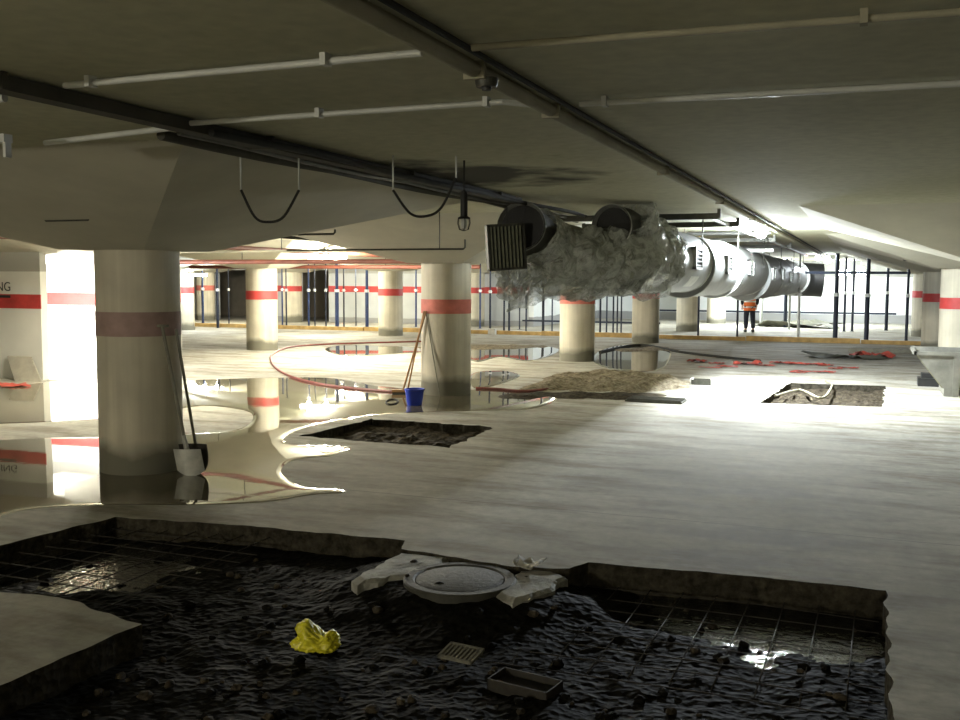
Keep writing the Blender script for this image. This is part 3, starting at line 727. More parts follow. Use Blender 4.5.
# plastic film
film = empty('plastic_film', PD(600, 262, 11.1)); tag(film, 'crumpled clear plastic film draped round the near end of the duct', 'plastic sheet')
def crumple(amp):
    def f(p, i, k):
        return 1 + amp * (abs(fbm(Vector((p.x*2.2, p.y*5, p.z*4)), 3)) * 1.2 - .25) 
    return f
mb = MB(); pth = catmull([(DX+.0, 11.8, 2.02), PD(640, 254, 11.3), PD(600, 262, 11.0), PD(560, 262, 10.85), PD(530, 262, 10.8)], 12)
mb.tube(pth, [.41]*6 + [.42]*4 + [.40]*12 + [.37]*12 + [.34]*8 + [.27]*(len(pth)-42), 56, False, False, crumple(.26)); mb.build('wrap', M['film'], film)
pr = catmull([PD(640, 262, 11.4), PD(642, 244, 11.3), PD(636, 226, 11.1), PD(630, 212, 10.95)], 10)
mb = MB(); mb.tube(pr, .27, 44, False, False, crumple(.2)); mb.build('collar_wrap', M['film'], film)
pl = catmull([PD(570, 262, 10.9), PD(548, 246, 10.7), PD(534, 232, 10.5)], 10)
mb = MB(); mb.tube(pl, .285, 44, False, False, crumple(.18)); mb.build('elbow_wrap', M['film'], film)
def drape(pxs, top, bot, D, amp, name, seed):
    """hanging sheet between two pixel outlines at the distance D"""
    mb = MB(); n = len(pxs)
    def fn(u, v):
        q = u*(n-1); i = min(int(q), n-2); f = q-i
        x = pxs[i]*(1-f)+pxs[i+1]*f; a = top[i]*(1-f)+top[i+1]*f; b = bot[i]*(1-f)+bot[i+1]*f
        b += 7*noise.noise(Vector((u*9, seed, 0)))
        p = PD(x, a*(1-v)+b*v, D)
        return p + Vector((.5, 1, .15))*amp*fbm(p*5+Vector((seed, 0, 0)), 4) + Vector((0, .09*math.sin(u*23+v*5), 0))
    mb.grid(fn, 60, 30); mb.build(name, M['film'], film)
drape([496, 515, 540, 565, 590], [268, 262, 268, 278, 285], [296, 311, 302, 300, 298], 10.55, .12, 'hanging_fold', 3)
drape([497, 512, 528, 545], [272, 268, 274, 280], [286, 300, 296, 290], 10.4, .1, 'hanging_fold', 8)
drape([585, 610, 635, 652], [278, 282, 280, 272], [296, 293, 296, 290], 10.9, .1, 'hanging_fold', 13)

# ------------------------------------------------------------------ adjustable steel props
def make_prop(x, y, zb, r, mname, wide=False):
    t = empty('steel_prop', (x, y, zb))
    top = ceil_z(x, y) - zb - .002 
    h1 = min(1.38, top*.6); m = M[mname]
    L = lambda mb, n, mm: mb.build(n, mm, t)
    mb = MB(); mb.box((x-.07, y-.07, zb), (x+.07, y+.07, zb+.008)); L(mb, 'base_plate', m)
    mb = MB(); mb.tube([(x, y, zb+.006), (x, y, zb+h1)], r, 12); L(mb, 'outer_tube', m)
    mb = MB(); mb.tube([(x, y, zb+h1), (x, y, zb+top-.006)], r*.8, 12); L(mb, 'inner_tube', m)
    mb = MB(); mb.lathe([(r, -.05), (r+.02, -.05), (r+.02, .05), (r, .05)], (x, y, zb+h1), 14); mb.tube([(x-.09, y, zb+h1), (x+.09, y, zb+h1)], .009, 6); L(mb, 'collar_nut', M['zinc'])
    mb = MB(); mb.box((x-.07, y-.07, zb+top-.008), (x+.07, y+.07, zb+top)); L(mb, 'top_plate', m)
    return t
props = [  # px, base py, radius, material, label
 (192.5,327,.03,'propdark','thin dark prop just right of the nearest column'),
 (203,324,.06,'propblue','blue prop standing before the small distant pale column'),
 (218,327.5,.065,'propdark','thick dark prop at the left side of the dark doorway'),
 (229,326,.03,'propdark','thin dark prop in the middle of the left dark doorway'),
 (282.5,326,.035,'propblue','blue prop just right of the broad red-banded column'),
 (286.5,327.5,.035,'propdark','dark prop second to the right of the broad red-banded column'),
 (304,329,.045,'propblue','prop at the left side of the second dark doorway'),
 (309,327,.028,'propdark','thin prop second from left in the second doorway'),
 (315,327.5,.028,'propdark','thin prop in the middle of the second doorway'),
 (326,327.5,.035,'propdark','thin prop at the right jamb of the second doorway'),
 (335,329.5,.085,'propblue','thick bright blue prop right of the second doorway'),
 (344,327.5,.035,'propdark','thin dark prop between the two thick blue props'),
 (356,326,.028,'propdark','slender prop left of the second thick blue prop'),
 (367,330,.075,'propblue','thick blue prop left of the column before the bucket column'),
 (416,326.5,.045,'propblue','blue prop just left of the bucket column'),
 (480,328,.04,'propblue','blue prop just right of the bucket column'),
 (490,331,.045,'propdark','tall dark prop left of the hanging plastic film'),
 (504,333,.04,'propdark','first of the two close dark props under the film'),
 (509,332,.045,'propdark','second of the two close dark props under the film'),
 (519.5,329,.03,'propdark','thin prop under the left part of the plastic film'),
 (526,331,.035,'propdark','thin prop in the middle under the plastic film'),
 (543,334,.055,'propdark','thick dark prop left of the pale column under the film'),
 (552,331,.032,'propdark','thin prop touching the pale column from the left in view'),
 (600,333.5,.042,'propdark','first prop right of the pale column under the film'),
 (606.5,332,.035,'propdark','second prop right of the pale column under the film'),
 (613,333,.035,'propdark','third prop right of the pale column under the film'),
 (617,335,.03,'propdark','fourth prop right of the pale column under the film'),
 (621,334,.03,'propdark','prop nearest the red-banded column under the duct'),
 (698,337.5,.04,'propdark','single thin dark prop left of the person under the duct'),
 (737,339,.04,'propdark','thin dark prop just left of the person'),
 (761,326,.08,'proppale','pale grey prop right behind the person'),
 (785,327,.085,'propdark','thick dark prop between the person and the pale prop'),
 (789,329,.05,'proppale','grey prop beside the thick dark one under the duct'),
 (798,339.5,.055,'proppale','pale prop in front, under the bright duct collar'),
 (835,339,.09,'propdark','thick dark prop below the black duct bend'),
 (844,331,.055,'propdark','dark prop second from the black duct bend'),
 (852,331,.055,'propdark','dark prop third from the black duct bend'),
 (866,341,.085,'propdark','thick dark prop in the middle of the right bay'),
 (886,330,.075,'propdark','dark prop second from the right, before the white wall'),
 (906,341.5,.055,'propdark','rightmost dark prop beside the right row of columns'),
]
for px, py, r, mn, lab in props:
    q = P(px, py + 0.5)
    if abs(q.y - (YC+.06)) < .16: q = Vector((q.x, YC + .25, 0))
    for cx, cy in capitals:
        if (Vector((q.x, q.y)) - Vector((cx, cy))).length < .5: q = Vector((q.x, cy - .55, 0))
    o = make_prop(q.x, q.y, 0, r*.8, mn); tag(o, lab, 'prop', 'adjustable steel props in the far bay')

# horizontal steel beams over props at the right bay
a = PY(838, 270, 33.5); 
mb = MB(); mb.box((-3.6, 33.2, 2.02), (1.1, 33.3, 2.1)); tag(mb.build('steel_beam', M['propdark'], loc=(-1, 33.25, 2.05)), 'dark horizontal beam under the far lamps in the right bay', 'beam')
mb = MB(); mb.box((-11.5, 33.6, .32), (-6.6, 33.66, .38)); tag(mb.build('guard_rail', M['propdark'], loc=(-9, 33.6, .3)), 'low dark rail behind the props under the plastic film', 'rail')
mb = MB(); mb.box((-9.0, 44.6, .42), (1.0, 44.66, .5)); tag(mb.build('guard_rail', M['propdark'], loc=(-4, 44.6, .4)), 'long low dark rail before the far white wall', 'rail')

# ------------------------------------------------------------------ lamps
def area(name, loc, rot, sx, sy, e, col, parent, spread=180):
    l = bpy.data.lights.new(name, 'AREA'); l.shape = 'RECTANGLE'; l.size = sx; l.size_y = sy; l.energy = e; l.color = col; l.spread = R(spread)
    o = bpy.data.objects.new(name, l); COL.objects.link(o); o.parent = parent; o.location = Vector(loc) - Vector(parent['_o']); o.rotation_euler = rot; return o
def point(name, loc, r, e, col, parent):
    l = bpy.data.lights.new(name, 'POINT'); l.energy = e; l.color = col; l.shadow_soft_size = r
    o = bpy.data.objects.new(name, l); COL.objects.link(o); o.parent = parent; o.location = Vector(loc) - Vector(parent['_o']); return o
WARM = (1.0, 0.95, 0.80); COOL = (0.86, 0.94, 1.0)
def tube_lamp(x, y, z, L, e, label, col=WARM, w=.09, ax='x', pts=2, stem=True, rt=.045):
    t = empty('tube_lamp', (x, y, z)); tag(t, label, 'lamp')
    hx, hy = (L/2, w) if ax == 'x' else (w, L/2)
    mb = MB(); mb.box((x-hx, y-hy, z+rt), (x+hx, y+hy, z+rt+.04)); mb.build('housing', M['housing'], t)
    mb = MB(); d = Vector((1, 0, 0)) if ax == 'x' else Vector((0, 1, 0))
    mb.tube([Vector((x, y, z)) - d*(L/2-.02), Vector((x, y, z)) + d*(L/2-.02)], rt, 10); mb.build('tube', M['lit_warm' if col is WARM else 'lit_cool'], t)
    if stem:
        for s in (-.35, .35):
            p = Vector((x, y, 0)) + d*L*s; zt = ceil_z(p.x, p.y)
            if zt > z + .1:
                mb = MB(); mb.tube([(p.x, p.y, z+.08), (p.x, p.y, zt)], .006, 6); mb.build('stem', M['darkmetal'], t)
    for k in range(pts):
        s = (k+.5)/pts - .5; p = Vector((x, y, z-.07)) + d*L*s; point('glow', p + Vector((0, 0, -rt)), .06, e/pts, col, t)
    return t
A = PD(327, 256.5, 24)
tube_lamp(A.x, A.y, A.z, 1.05, 150, 'glowing fluorescent tube lamp at the capital right of the broad banded column', rt=.075)
A = PD(316, 261, 31)
tube_lamp(A.x, A.y, A.z, 1.25, 140, 'tube lamp behind that capital, seen only mirrored in the big puddle', rt=.07)
tube_lamp(-10, 19.2, 2.5, 1.2, 215, 'added fill tube lamp in the middle bay hidden behind the capital of the bucket column', ax='y')  # added out of sight as warm fill for the middle columns
tube_lamp(-10.3, 12.0, 2.5, 1.2, 240, 'added fill tube lamp hidden behind the capital of the nearest column', ax='y')  # unseen extra source, added to light the front of the bucket column
tube_lamp(-18, 32.8, 2.4, 1.2, 200, 'added fill tube lamp in the far left bay lighting the grey banded wall')  # added to brighten the wall behind the props
tube_lamp(-24, 32.5, 2.4, 1.2, 160, 'added fill tube lamp farthest left in the far bay')  # second lamp added to lift the far left bay
B = PD(198, 275, 33.6)
tube_lamp(B.x, B.y, B.z, .7, 60, 'small bright tube lamp far left beside the distant column', col=COOL)
# upright tube behind the pier lighting the recess
t = empty('tube_lamp', (-14.3, 13.73, 1.2)); tag(t, 'upright tube lamp on the back of the left pier lighting the white recess', 'lamp')
mb = MB(); mb.box((-14.36, 13.652, .4), (-14.24, 13.7, 2.0)); mb.build('housing', M['housing'], t)
mb = MB(); mb.tube([(-14.3, 13.74, .45), (-14.3, 13.74, 1.95)], .02, 8); mb.build('tube', M['lit_cool'], t)
for z in (.6, 1.2, 1.8): point('glow', (-14.3, 13.85, z), .05, 80, (.97, .97, 1), t)
tube_lamp(-7, -6.5, 2.3, 1.2, 340, 'added fill tube lamp behind the viewer at the left')  # unseen fill, added to raise the ambient light in the foreground
tube_lamp(3, -6.5, 2.3, 1.2, 30, 'added fill tube lamp behind the viewer at the right')  # weaker unseen fill, added for the near right side
# flood lamp by the long pipe
def flood(loc, r, e, label, col=COOL, er=None):
    x, y, z = loc; t = empty('flood_lamp', loc); tag(t, label, 'lamp')
    zt = ceil_z(x, y)
    mb = MB(); mb.lathe([(0, r*1.0), (r*.5, r*1.0), (r*.6, r*.8), (0, r*.8)], loc, 20)
    if zt - z > r: mb.tube([(x, y, z + r*.9), (x, y, zt)], .012, 8)
    mb.build('mount', M['housing'], t)
    mb = MB(); mb.lathe([(0.001, -r*.7), (r*.4, -r*.6), (r*.65, -r*.25), (r*.7, 0), (r*.6, r*.4), (r*.3, r*.7), (.001, r*.75)], loc, 20); mb.build('globe', M['lit_cool'], t)
    point('glow', (x, y, z - .0), r*.85, e, col, t)
    return t
Lm = PY(761, 232.5, 16.4)
flood((Lm.x, Lm.y, Lm.z), .14, 2400, 'brightest white globe lamp beside the long ceiling pipe')
for px, py, D, e, r, lab in ((818,258,31,60,.12,'left one of the pair of lamps above the bright duct collar'), (827,260,32,90,.16,'right one of the pair of lamps above the bright duct collar'),
                    (841,273,40,160,.16,'leftmost of the three low lamps before the far white wall'), (848,273,40,160,.16,'middle of the three low lamps before the far white wall'), (861,273,40,260,.26,'right and largest of the three low lamps before the far wall')):
    q = PD(px, py, D); flood((q.x, q.y, q.z), r, e, lab)
tube_lamp(-4.3, 40.5, 2.5, 1.2, 600, 'tube lamp lighting the far white wall, hidden behind the duct', col=COOL)
tube_lamp(-9.5, 33, 2.5, 1.2, 130, 'tube lamp in the far bay hidden behind the plastic film', col=COOL)
a = PD(757, 251, 19); mb = MB(); mb.box((a.x-.45, a.y-.05, a.z-.02), (a.x+.3, a.y+.05, a.z+.04)); 
tag(mb.build('lamp_housing', M['housing'], loc=a), 'unlit pale tube lamp housing above the duct', 'lamp')

# ------------------------------------------------------------------ things on the floor
# hose
hp = [(470,340),(420,341.5),(360,343),(310,345),(286,348),(273,354),(271,360),(276,368),(290,376),(315,383),(350,388),(385,391),(403,392)]
mb = MB(); mb.tube(catmull([P(x, y, .02) for x, y in hp], 6), .022, 8); tag(mb.build('hose', M['hose'], loc=P(300, 380)), 'dark red hose lying in a wide bend left of the bucket', 'hose')
mb = MB(); mb.tube(catmull([P(x, y, .02) for x, y in ((476,388),(500,389),(525,391),(556,388))], 6), .02, 8); tag(mb.build('hose', M['hose'], loc=P(520, 390)), 'short dark hose right of the bucket column', 'hose')
mb = MB(); mb.tube(catmull([P(x, y, z) for x, y, z in ((775,396,.03),(800,390,.03),(822,398,.04),(832,385,.03),(826,381,.03))], 8), .02, 8); tag(mb.build('hose', M['pvc_dull'], loc=P(820, 393)), 'pale hose lying over the far right pit', 'hose')
mb = MB(); mb.tube(catmull([P(x, y, .02) for x, y in ((600,352),(640,345),(680,352),(720,357),(760,361))], 6), .035, 8); tag(mb.build('cable', M['cable'], loc=P(680, 352)), 'dark cable across the floor behind the red scraps', 'cable')
mb = MB(); mb.tube(catmull([P(x, y, .012) for x, y in ((386,402),(390,399.5),(396,399.5),(398,402),(394,404),(388,404))], 5, True), .012, 6, closed=True)
tag(mb.build('hose_ring', M['cable'], loc=P(392, 402)), 'small black ring of hose in the water left of the bucket', 'hose')

# bucket
c = P(414.5, 405.5); t = empty('bucket', c); tag(t, 'bright blue plastic bucket at the foot of the second column', 'bucket')
mb = MB(); mb.lathe([(0, 0), (.105, 0), (.135, .21), (.148, .215), (.148, .235), (.13, .235), (.125, .21), (.1, .012), (0, .012)], (c.x, c.y, .008), 28); mb.build('shell', M['bucket'], t)
mb = MB(); mb.tube([(c.x + .14*math.cos(w_), c.y + .03 + .04*math.sin(w_), .23 + .0 - .07*math.sin(w_)) for w_ in [PI*k/10 for k in range(11)]], .004, 6); mb.build('handle', M['zinc'], t)

# sticks leaning on the bucket column
def lean(name, a, b, r, m, label, head=None, grp=None):
    a, b = Vector(a), Vector(b); t = empty(name, a); tag(t, label, 'tool', grp)
    mb = MB(); mb.tube([a.lerp(b, k/6) for k in range(7)], r, 8); mb.build('handle', M[m], t)
    if head == 'broom':
        d = (b-a).normalized(); sx = Vector((.932, .363, 0))
        mb = MB(); mb.box((a.x-.16, a.y-.03, .03), (a.x+.16, a.y+.03, .07), Matrix.Rotation(R(20), 3, 'Z')); mb.build('head', M['stick'], t)
        mb = MB(); mb.box((a.x-.15, a.y-.025, .0), (a.x+.15, a.y+.025, .035), Matrix.Rotation(R(20), 3, 'Z')); mb.build('bristles', M['black'], t)
    return t
def on_col(px, py, cx, cy, r=COLR+.02):
    d = ray(px, py); o = Vector((0, 0, CAM_H)); a = d.x**2+d.y**2; b = 2*(d.x*(o.x-cx)+d.y*(o.y-cy)); cc = cx*cx+cy*cy-r*r
    D = b*b-4*a*cc
    tt = (-b-math.sqrt(D))/(2*a) if D > 0 else -b/(2*a)
    return o + d*tt
lean('broom', P(402, 394), on_col(426, 311, -6.2, 14.43, .42), .016, 'stick', 'orange-brown broom leaning against the second column, leftmost stick', 'broom')
lean('broom', P(407, 393), on_col(424, 311, -6.2, 14.43, .44), .014, 'stick', 'second orange-brown stick leaning beside the broom over the bucket')
lean('stick', P(440, 397), on_col(426, 313, -6.2, 14.43, .41), .009, 'greystick', 'thin dark stick leaning across the face of the second column')

# spade leaning on the nearest column
foot = P(192, 476); top = on_col(162, 326, -6.37, 7.55, .405)
t = empty('spade', foot); tag(t, 'muddy spade with pale blade leaning on the right side of the nearest column', 'spade')
bt = foot.lerp(top, .11)
mb = MB(); mb.tube([bt.lerp(top, k/8) for k in range(9)], .015, 8); mb.build('handle', M['greystick'], t)
u = (top-foot).normalized(); sx = Vector((.932, .363, 0)); nn = sx.cross(u).normalized()
mb = MB()
def blade(uu, v):
    x = (uu-.5)*2; wd = .125*(1 - .0*v); ln = .25
    tip = (1-x*x)*.0 + .05*(x*x)
    return foot + sx*(x*wd) + u*(tip*(1-v) + v*ln) + nn*(-.03*x*x + .02)
def solid_grid(fn, nu, nv, th, nrm):
    m_ = MB(); m_.grid(fn, nu, nv); m_.grid(lambda a_, b_: Vector(fn(a_, b_)) + nrm*th, nu, nv)
    n1 = (nu+1)*(nv+1)
    idx = list(range(nu+1)) + [nu + (nu+1)*j for j in range(1, nv+1)] + [(nu+1)*nv + i for i in range(nu-1, -1, -1)] + [(nu+1)*j for j in range(nv-1, 0, -1)]
    for i in range(len(idx)): a_, b_ = idx[i], idx[(i+1) % len(idx)]; m_.f.append([a_, b_, b_+n1, a_+n1]); m_.sm.append(False)
    return m_
solid_grid(blade, 10, 8, .004, nn).build('blade', M['steelblade'], t)
mb = MB(); mb.tube([foot + u*.2, foot + u*.38], [.026, .018], 8); mb.build('socket', M['steelblade'], t)
mb = MB(); mb.tube([top - sx*.06, top + sx*.06], .014, 8); mb.build('grip', M['greystick'], t)
foot2 = P(200, 473); top2 = on_col(175.5, 327, -6.37, 7.55, .415)
t = empty('shovel', foot2); tag(t, 'dark round-backed shovel behind the spade at the nearest column', 'shovel')
u = (top2-foot2).normalized(); nn = sx.cross(u).normalized(); foot_ = foot2 + Vector((0, 0, .012))
mb = MB(); mb.tube([foot_ + u*(.25 + (top2-foot_).length*(k/8)*.8) for k in range(9)], .014, 8); mb.build('handle', M['greystick'], t)
def blade2(uu, v):
    x = (uu-.5)*2; w2 = .13*math.sqrt(max(0.02, 1-(1-v)**3*.9))
    return foot_ + sx*(x*w2) + u*(v*.27) + nn*(.05*x*x + .03)
solid_grid(blade2, 10, 8, .004, nn).build('blade', M['rebar'], t)

# board and scraps at the left pier
a = P(30, 372); t = empty('leaning_board', a); tag(t, 'grey board leaning against the left pier wall', 'board')
mb = MB(); zt_ = PY(20, 357, 13.44).z; q0, q1 = Vector((PY(15, 380, 13.2).x, 13.2, 0)), Vector((PY(41, 380, 13.2).x, 13.2, 0)); q2, q3 = Vector((PY(31, 357, 13.44).x, 13.44, zt_)), Vector((PY(7, 357, 13.44).x, 13.44, zt_))
off = Vector((0, .02, .012)); mb.add([q0, q1, q2, q3, q0+off, q1+off, q2+off, q3+off], [(0,1,2,3),(7,6,5,4),(0,4,5,1),(1,5,6,2),(2,6,7,3),(3,7,4,0)]); mb.build('panel', M['board'], t)

def scrap(px, py, w, l, h, m, seed, name, z=0.0):
    c = P(px, py, z); mb = MB()
    mb.grid(lambda u_, v_: Vector((c.x + (u_-.5)*w*(1+.5*noise.noise(Vector((v_*3, seed, 1)))), c.y + (v_-.5)*l*(1+.5*noise.noise(Vector((u_*3, seed, 5)))), z + .012 + h*abs(fbm(Vector((u_*3, v_*3, seed)), 3)))), 10, 8)
    return mb.build(name, M[m], loc=c)
sc = [(697,362,.55,.7,.18),(716,364,.4,.4,.1),(727,367,.5,.5,.06),(747,364.5,.75,.7,.22),(781,363.5,.6,.5,.12),(797,364.5,.7,.4,.1),(815,365,.5,.5,.12),(826,366,.4,.4,.1),(847,368.5,.6,.3,.08),(807,372,.6,.3,.05),(825,372.5,.5,.4,.08),(798,373,.4,.3,.05),(835,369,.4,.3,.06),(765,366,.5,.3,.06),(710,368,.6,.3,.04)]
for i, (px, py, w_, l_, h_) in enumerate(sc):
    tag(scrap(px, py, w_*.75, l_*.6, h_*.5, 'redscrap', i*3.3, 'netting_scrap'), 'scrap of crumpled red plastic netting strewn on the floor behind the far right pit', 'scrap', 'red netting scraps on the floor')
tag(scrap(872, 357.5, .9, .6, .2, 'redscrap', 77.7, 'netting_scrap'), 'single red scrap farther right, lying apart from the others', 'scrap')
tag(scrap(8, 386, .8, .35, .05, 'redscrap', 5.5, 'netting_scrap'), 'heap of red netting scraps at the far left below the leaning board', 'scrap')
tag(scrap(845, 358, 1.6, .8, .16, 'tarp', 15.5, 'dark_scrap'), 'flat dark debris left of the lone red scrap', 'debris')
tag(scrap(795, 327, 3.0, 2.0, .35, 'tarp', 35.5, 'debris_heap'), 'olive tarp heap on the far floor right of the person', 'debris')

# rubble heap across the middle
def heap(pxs, hgt, m, label, name, seed, step=.09):
    w = [P(x, y) for x, y in pxs]; poly = [(p.x, p.y) for p in w]
    x0, x1, y0, y1 = bbox(w, 0); mb = MB(); nu, nv = int((x1-x0)/step), int((y1-y0)/step)
    def inside(x, y):
        c_ = False; j = len(poly)-1
        for i in range(len(poly)):
            if (poly[i][1] > y) != (poly[j][1] > y) and x < (poly[j][0]-poly[i][0])*(y-poly[i][1])/(poly[j][1]-poly[i][1])+poly[i][0]: c_ = not c_
            j = i
        return c_
    def edge(x, y):
        d = 9
        for i in range(len(poly)):
            a_, b_ = Vector(poly[i]), Vector(poly[(i+1) % len(poly)]); q_ = Vector((x, y)); s = max(0, min(1, (q_-a_).dot(b_-a_)/(b_-a_).length_squared)); d = min(d, (q_-(a_+(b_-a_)*s)).length)
        return d
    H = {}
    for j in range(nv+1):
        for i in range(nu+1):
            x, y = x0+(x1-x0)*i/nu, y0+(y1-y0)*j/nv
            d = edge(x, y)*(1 if inside(x, y) else -1) + .15*fbm(Vector((x*1.5, y*1.5, seed)), 3)
            H[i, j] = (x, y, -.03 + min(1, max(0, d)/.45)*(hgt*(.55+.55*fbm(Vector((x*2.5, y*2.5, seed+4)), 5)) + .03), d)
    vid = {}; vs = []; fs = []
    for j in range(nv):
        for i in range(nu):
            cs = [(i, j), (i+1, j), (i+1, j+1), (i, j+1)]
            if max(H[c_][3] for c_ in cs) <= 0: continue
            f = []
            for c_ in cs:
                if c_ not in vid: vid[c_] = len(vs); vs.append(H[c_][:3])
                f.append(vid[c_])
            fs.append(f)
    mb.add(vs, fs); return tag(mb.build(name, M[m], loc=(w[0].x, w[0].y, 0)), label, 'rubble', None, 'stuff')
heap([(548,375),(600,372),(650,375),(692,381),(700,389),(640,394),(570,392),(530,391),(505,392)], .16, 'rubble', 'low brown rubble heap behind the bright floor in the middle', 'rubble_heap', 2)
heap([(480,394),(560,392),(640,391),(690,395),(640,402),(560,400),(490,402)], .07, 'rubble_mid', 'darker flat rubble strip at the front of the rubble heap', 'rubble_heap', 9)
heap([(600,349),(665,345),(700,352),(660,352),(610,353)], .04, 'rubble', 'flat dark rubble near the puddle under the duct', 'rubble_heap', 12, .14)
heap([(395,347),(470,344),(540,345),(560,347),(520,350),(430,351)], .05, 'rubble', 'thin brown rubble spread before the timber edge', 'rubble_heap', 16, .14)
# dark mesh mat and small crate beside the heap
a = P(656, 401.5); mb = MB(); mb.box((a.x-.42, a.y-.22, .004), (a.x+.42, a.y+.22, .03)); 
for k in range(5): mb.box((a.x-.4, a.y-.2+k*.09, .03), (a.x+.4, a.y-.17+k*.09, .05))
tag(mb.build('floor_mat', M['darkmetal'], loc=a), 'dark ribbed mat on the floor in front of the rubble heap', 'mat')
c = P(702, 384.5); t = empty('crate', c); tag(t, 'small dark open crate on the floor right of the rubble heap', 'crate')
mb = MB(); L_, W2, H2 = .17, .11, .09
mb.box((c.x-L_, c.y-W2, .0), (c.x+L_, c.y+W2, .012)); mb.box((c.x-L_, c.y-W2, .0), (c.x+L_, c.y-W2+.012, H2)); mb.box((c.x-L_, c.y+W2-.012, 0), (c.x+L_, c.y+W2, H2)); mb.build('tray', M['darkmetal'], t)
for s in (-1, 1): mb = MB(); mb.box((c.x+s*L_-.012, c.y-W2, 0), (c.x+s*L_+.012, c.y+W2, H2+.02)); mb.build('end_panel', M['paper'], t)
c = P(485, 335.5); mb = MB(); mb.box((c.x-.12, YC-.22, 0), (c.x+.12, YC-.05, .17)); mb.box((c.x-.13, YC-.23, .17), (c.x+.13, YC-.04, .19)); tag(mb.build('carton', M['paper'], loc=(c.x, YC-.1, 0)), 'small white carton at the timber edge right of the bucket column', 'box')
c = P(890, 352.5); mb = MB(); 
for k in range(4): mb.box((c.x-1.0+.06*k, c.y-.14+.1*k, 0), (c.x+1.3-.05*k, c.y-.06+.1*k, .1))
tag(mb.build('plank_stack', M['greystick'], loc=c), 'low dark bundle of planks in front of the timber edge at right', 'planks')

# skip
c = P(944, 397); cy = c.y + .1; sxl = P(911, 357).x
t = empty('metal_skip', (c.x, cy, 0)); tag(t, 'weathered grey metal skip with sloping end at the right edge', 'skip')
dy = .62; zt, zb = .66, .14
xt0, xb0, xb1, xt1 = c.x-.42, c.x-.02, c.x+1.15, c.x+1.6
def quad(mb, pts, th):
    pts = [Vector(p) for p in pts]; n_ = (pts[1]-pts[0]).cross(pts[2]-pts[0]).normalized()*th
    mb.add(pts + [p+n_ for p in pts], [(0,1,2,3),(7,6,5,4),(0,4,5,1),(1,5,6,2),(2,6,7,3),(3,7,4,0)])
mb = MB()
for s in (0, 1):
    y = cy + s*2*dy
    mb = MB(); quad(mb, [(xt0,y,zt),(xb0,y,zb),(xb1,y,zb),(xt1,y,zt)], .015); mb.build('side_wall', M['skip'], t)
mb = MB(); quad(mb, [(xt0,cy,zt),(xt0,cy+2*dy,zt),(xb0,cy+2*dy,zb),(xb0,cy,zb)], .015); mb.build('sloping_end', M['skip_in'], t)
mb = MB(); quad(mb, [(xt1,cy,zt),(xb1,cy,zb),(xb1,cy+2*dy,zb),(xt1,cy+2*dy,zt)], .015); quad(mb, [(xb0,cy,zb),(xb0,cy+2*dy,zb),(xb1,cy+2*dy,zb),(xb1,cy,zb)], .015); mb.build('bottom', M['skip'], t)
mb = MB(); mb.box((xt0-.03,cy-.04,zt-.02),(xt1,cy+.01,zt+.04)); mb.box((xt0-.03,cy+2*dy,zt-.02),(xt1,cy+2*dy+.05,zt+.04)); mb.box((xt0-.04,cy-.04,zt-.02),(xt0+.01,cy+2*dy,zt+.04)); mb.build('rim', M['skip'], t)
mb = MB()
for x in (c.x+.12, c.x+.75): mb.box((x,cy-.05,0),(x+.09,cy-.0,zt))
mb.build('rib', M['skip'], t)
for x in (c.x+.0, c.x+.85): mb = MB(); mb.box((x,cy-.02,0),(x+.12,cy+2*dy,zb)); mb.build('skid', M['skip'], t)
mb = MB(); q = P(927, 386); mb.box((q.x-.15, q.y-.1, 0), (q.x+.25, q.y+.3, .14)); mb.box((q.x-.1, q.y-.05, .14), (q.x+.2, q.y+.2, .22)); tag(mb.build('rubber_block', M['black'], loc=(q.x, q.y, 0)), 'black block on the floor left of the skip', 'block')

# ------------------------------------------------------------------ things in the big pit
PZ = -0.13
# rebar mesh
t = empty('rebar_mesh', P(90, 560, PZ)); tag(t, 'mesh of crossed steel bars in the left arm of the big pit', 'rebar')
mb = MB(); a = P(60, 556, PZ+.03); 
for k in range(15):
    y = a.y-1.5+k*.2; mb.tube([(a.x-1.6, y, PZ+.045+.01*math.sin(k*3)), (a.x+.3, y+.03*math.sin(k), PZ+.045), (a.x+1.25, y, PZ+.04)], .004, 5)
mb.build('long_bars', M['rebar'], t)
mb = MB()
for k in range(14):
    x = a.x-1.5+k*.2; mb.tube([(x, a.y-1.4, PZ+.055), (x+.02*math.sin(k*2), a.y, PZ+.06), (x, a.y+1.45, PZ+.055)], .004, 5)
mb.build('cross_bars', M['rebar'], t)
t = empty('rebar_mesh', P(740, 610, PZ)); tag(t, 'mesh of steel bars lying in the right part of the big pit', 'rebar')
a = P(730, 640, PZ)
mb = MB()
for k in range(9):
    y = a.y-.75+k*.2; mb.tube([(a.x-1.1, y, PZ-.01), (a.x, y, PZ-.0+.01*math.sin(k*2)), (a.x+.75, y, PZ-.012)], .0035, 5)
mb.build('long_bars', M['rebar'], t)
mb = MB()
for k in range(9):
    x = a.x-1.0+k*.2; mb.tube([(x, a.y-.7, PZ-.01), (x+.02, a.y+.8, PZ-.01)], .0035, 5)
mb.build('cross_bars', M['rebar'], t)
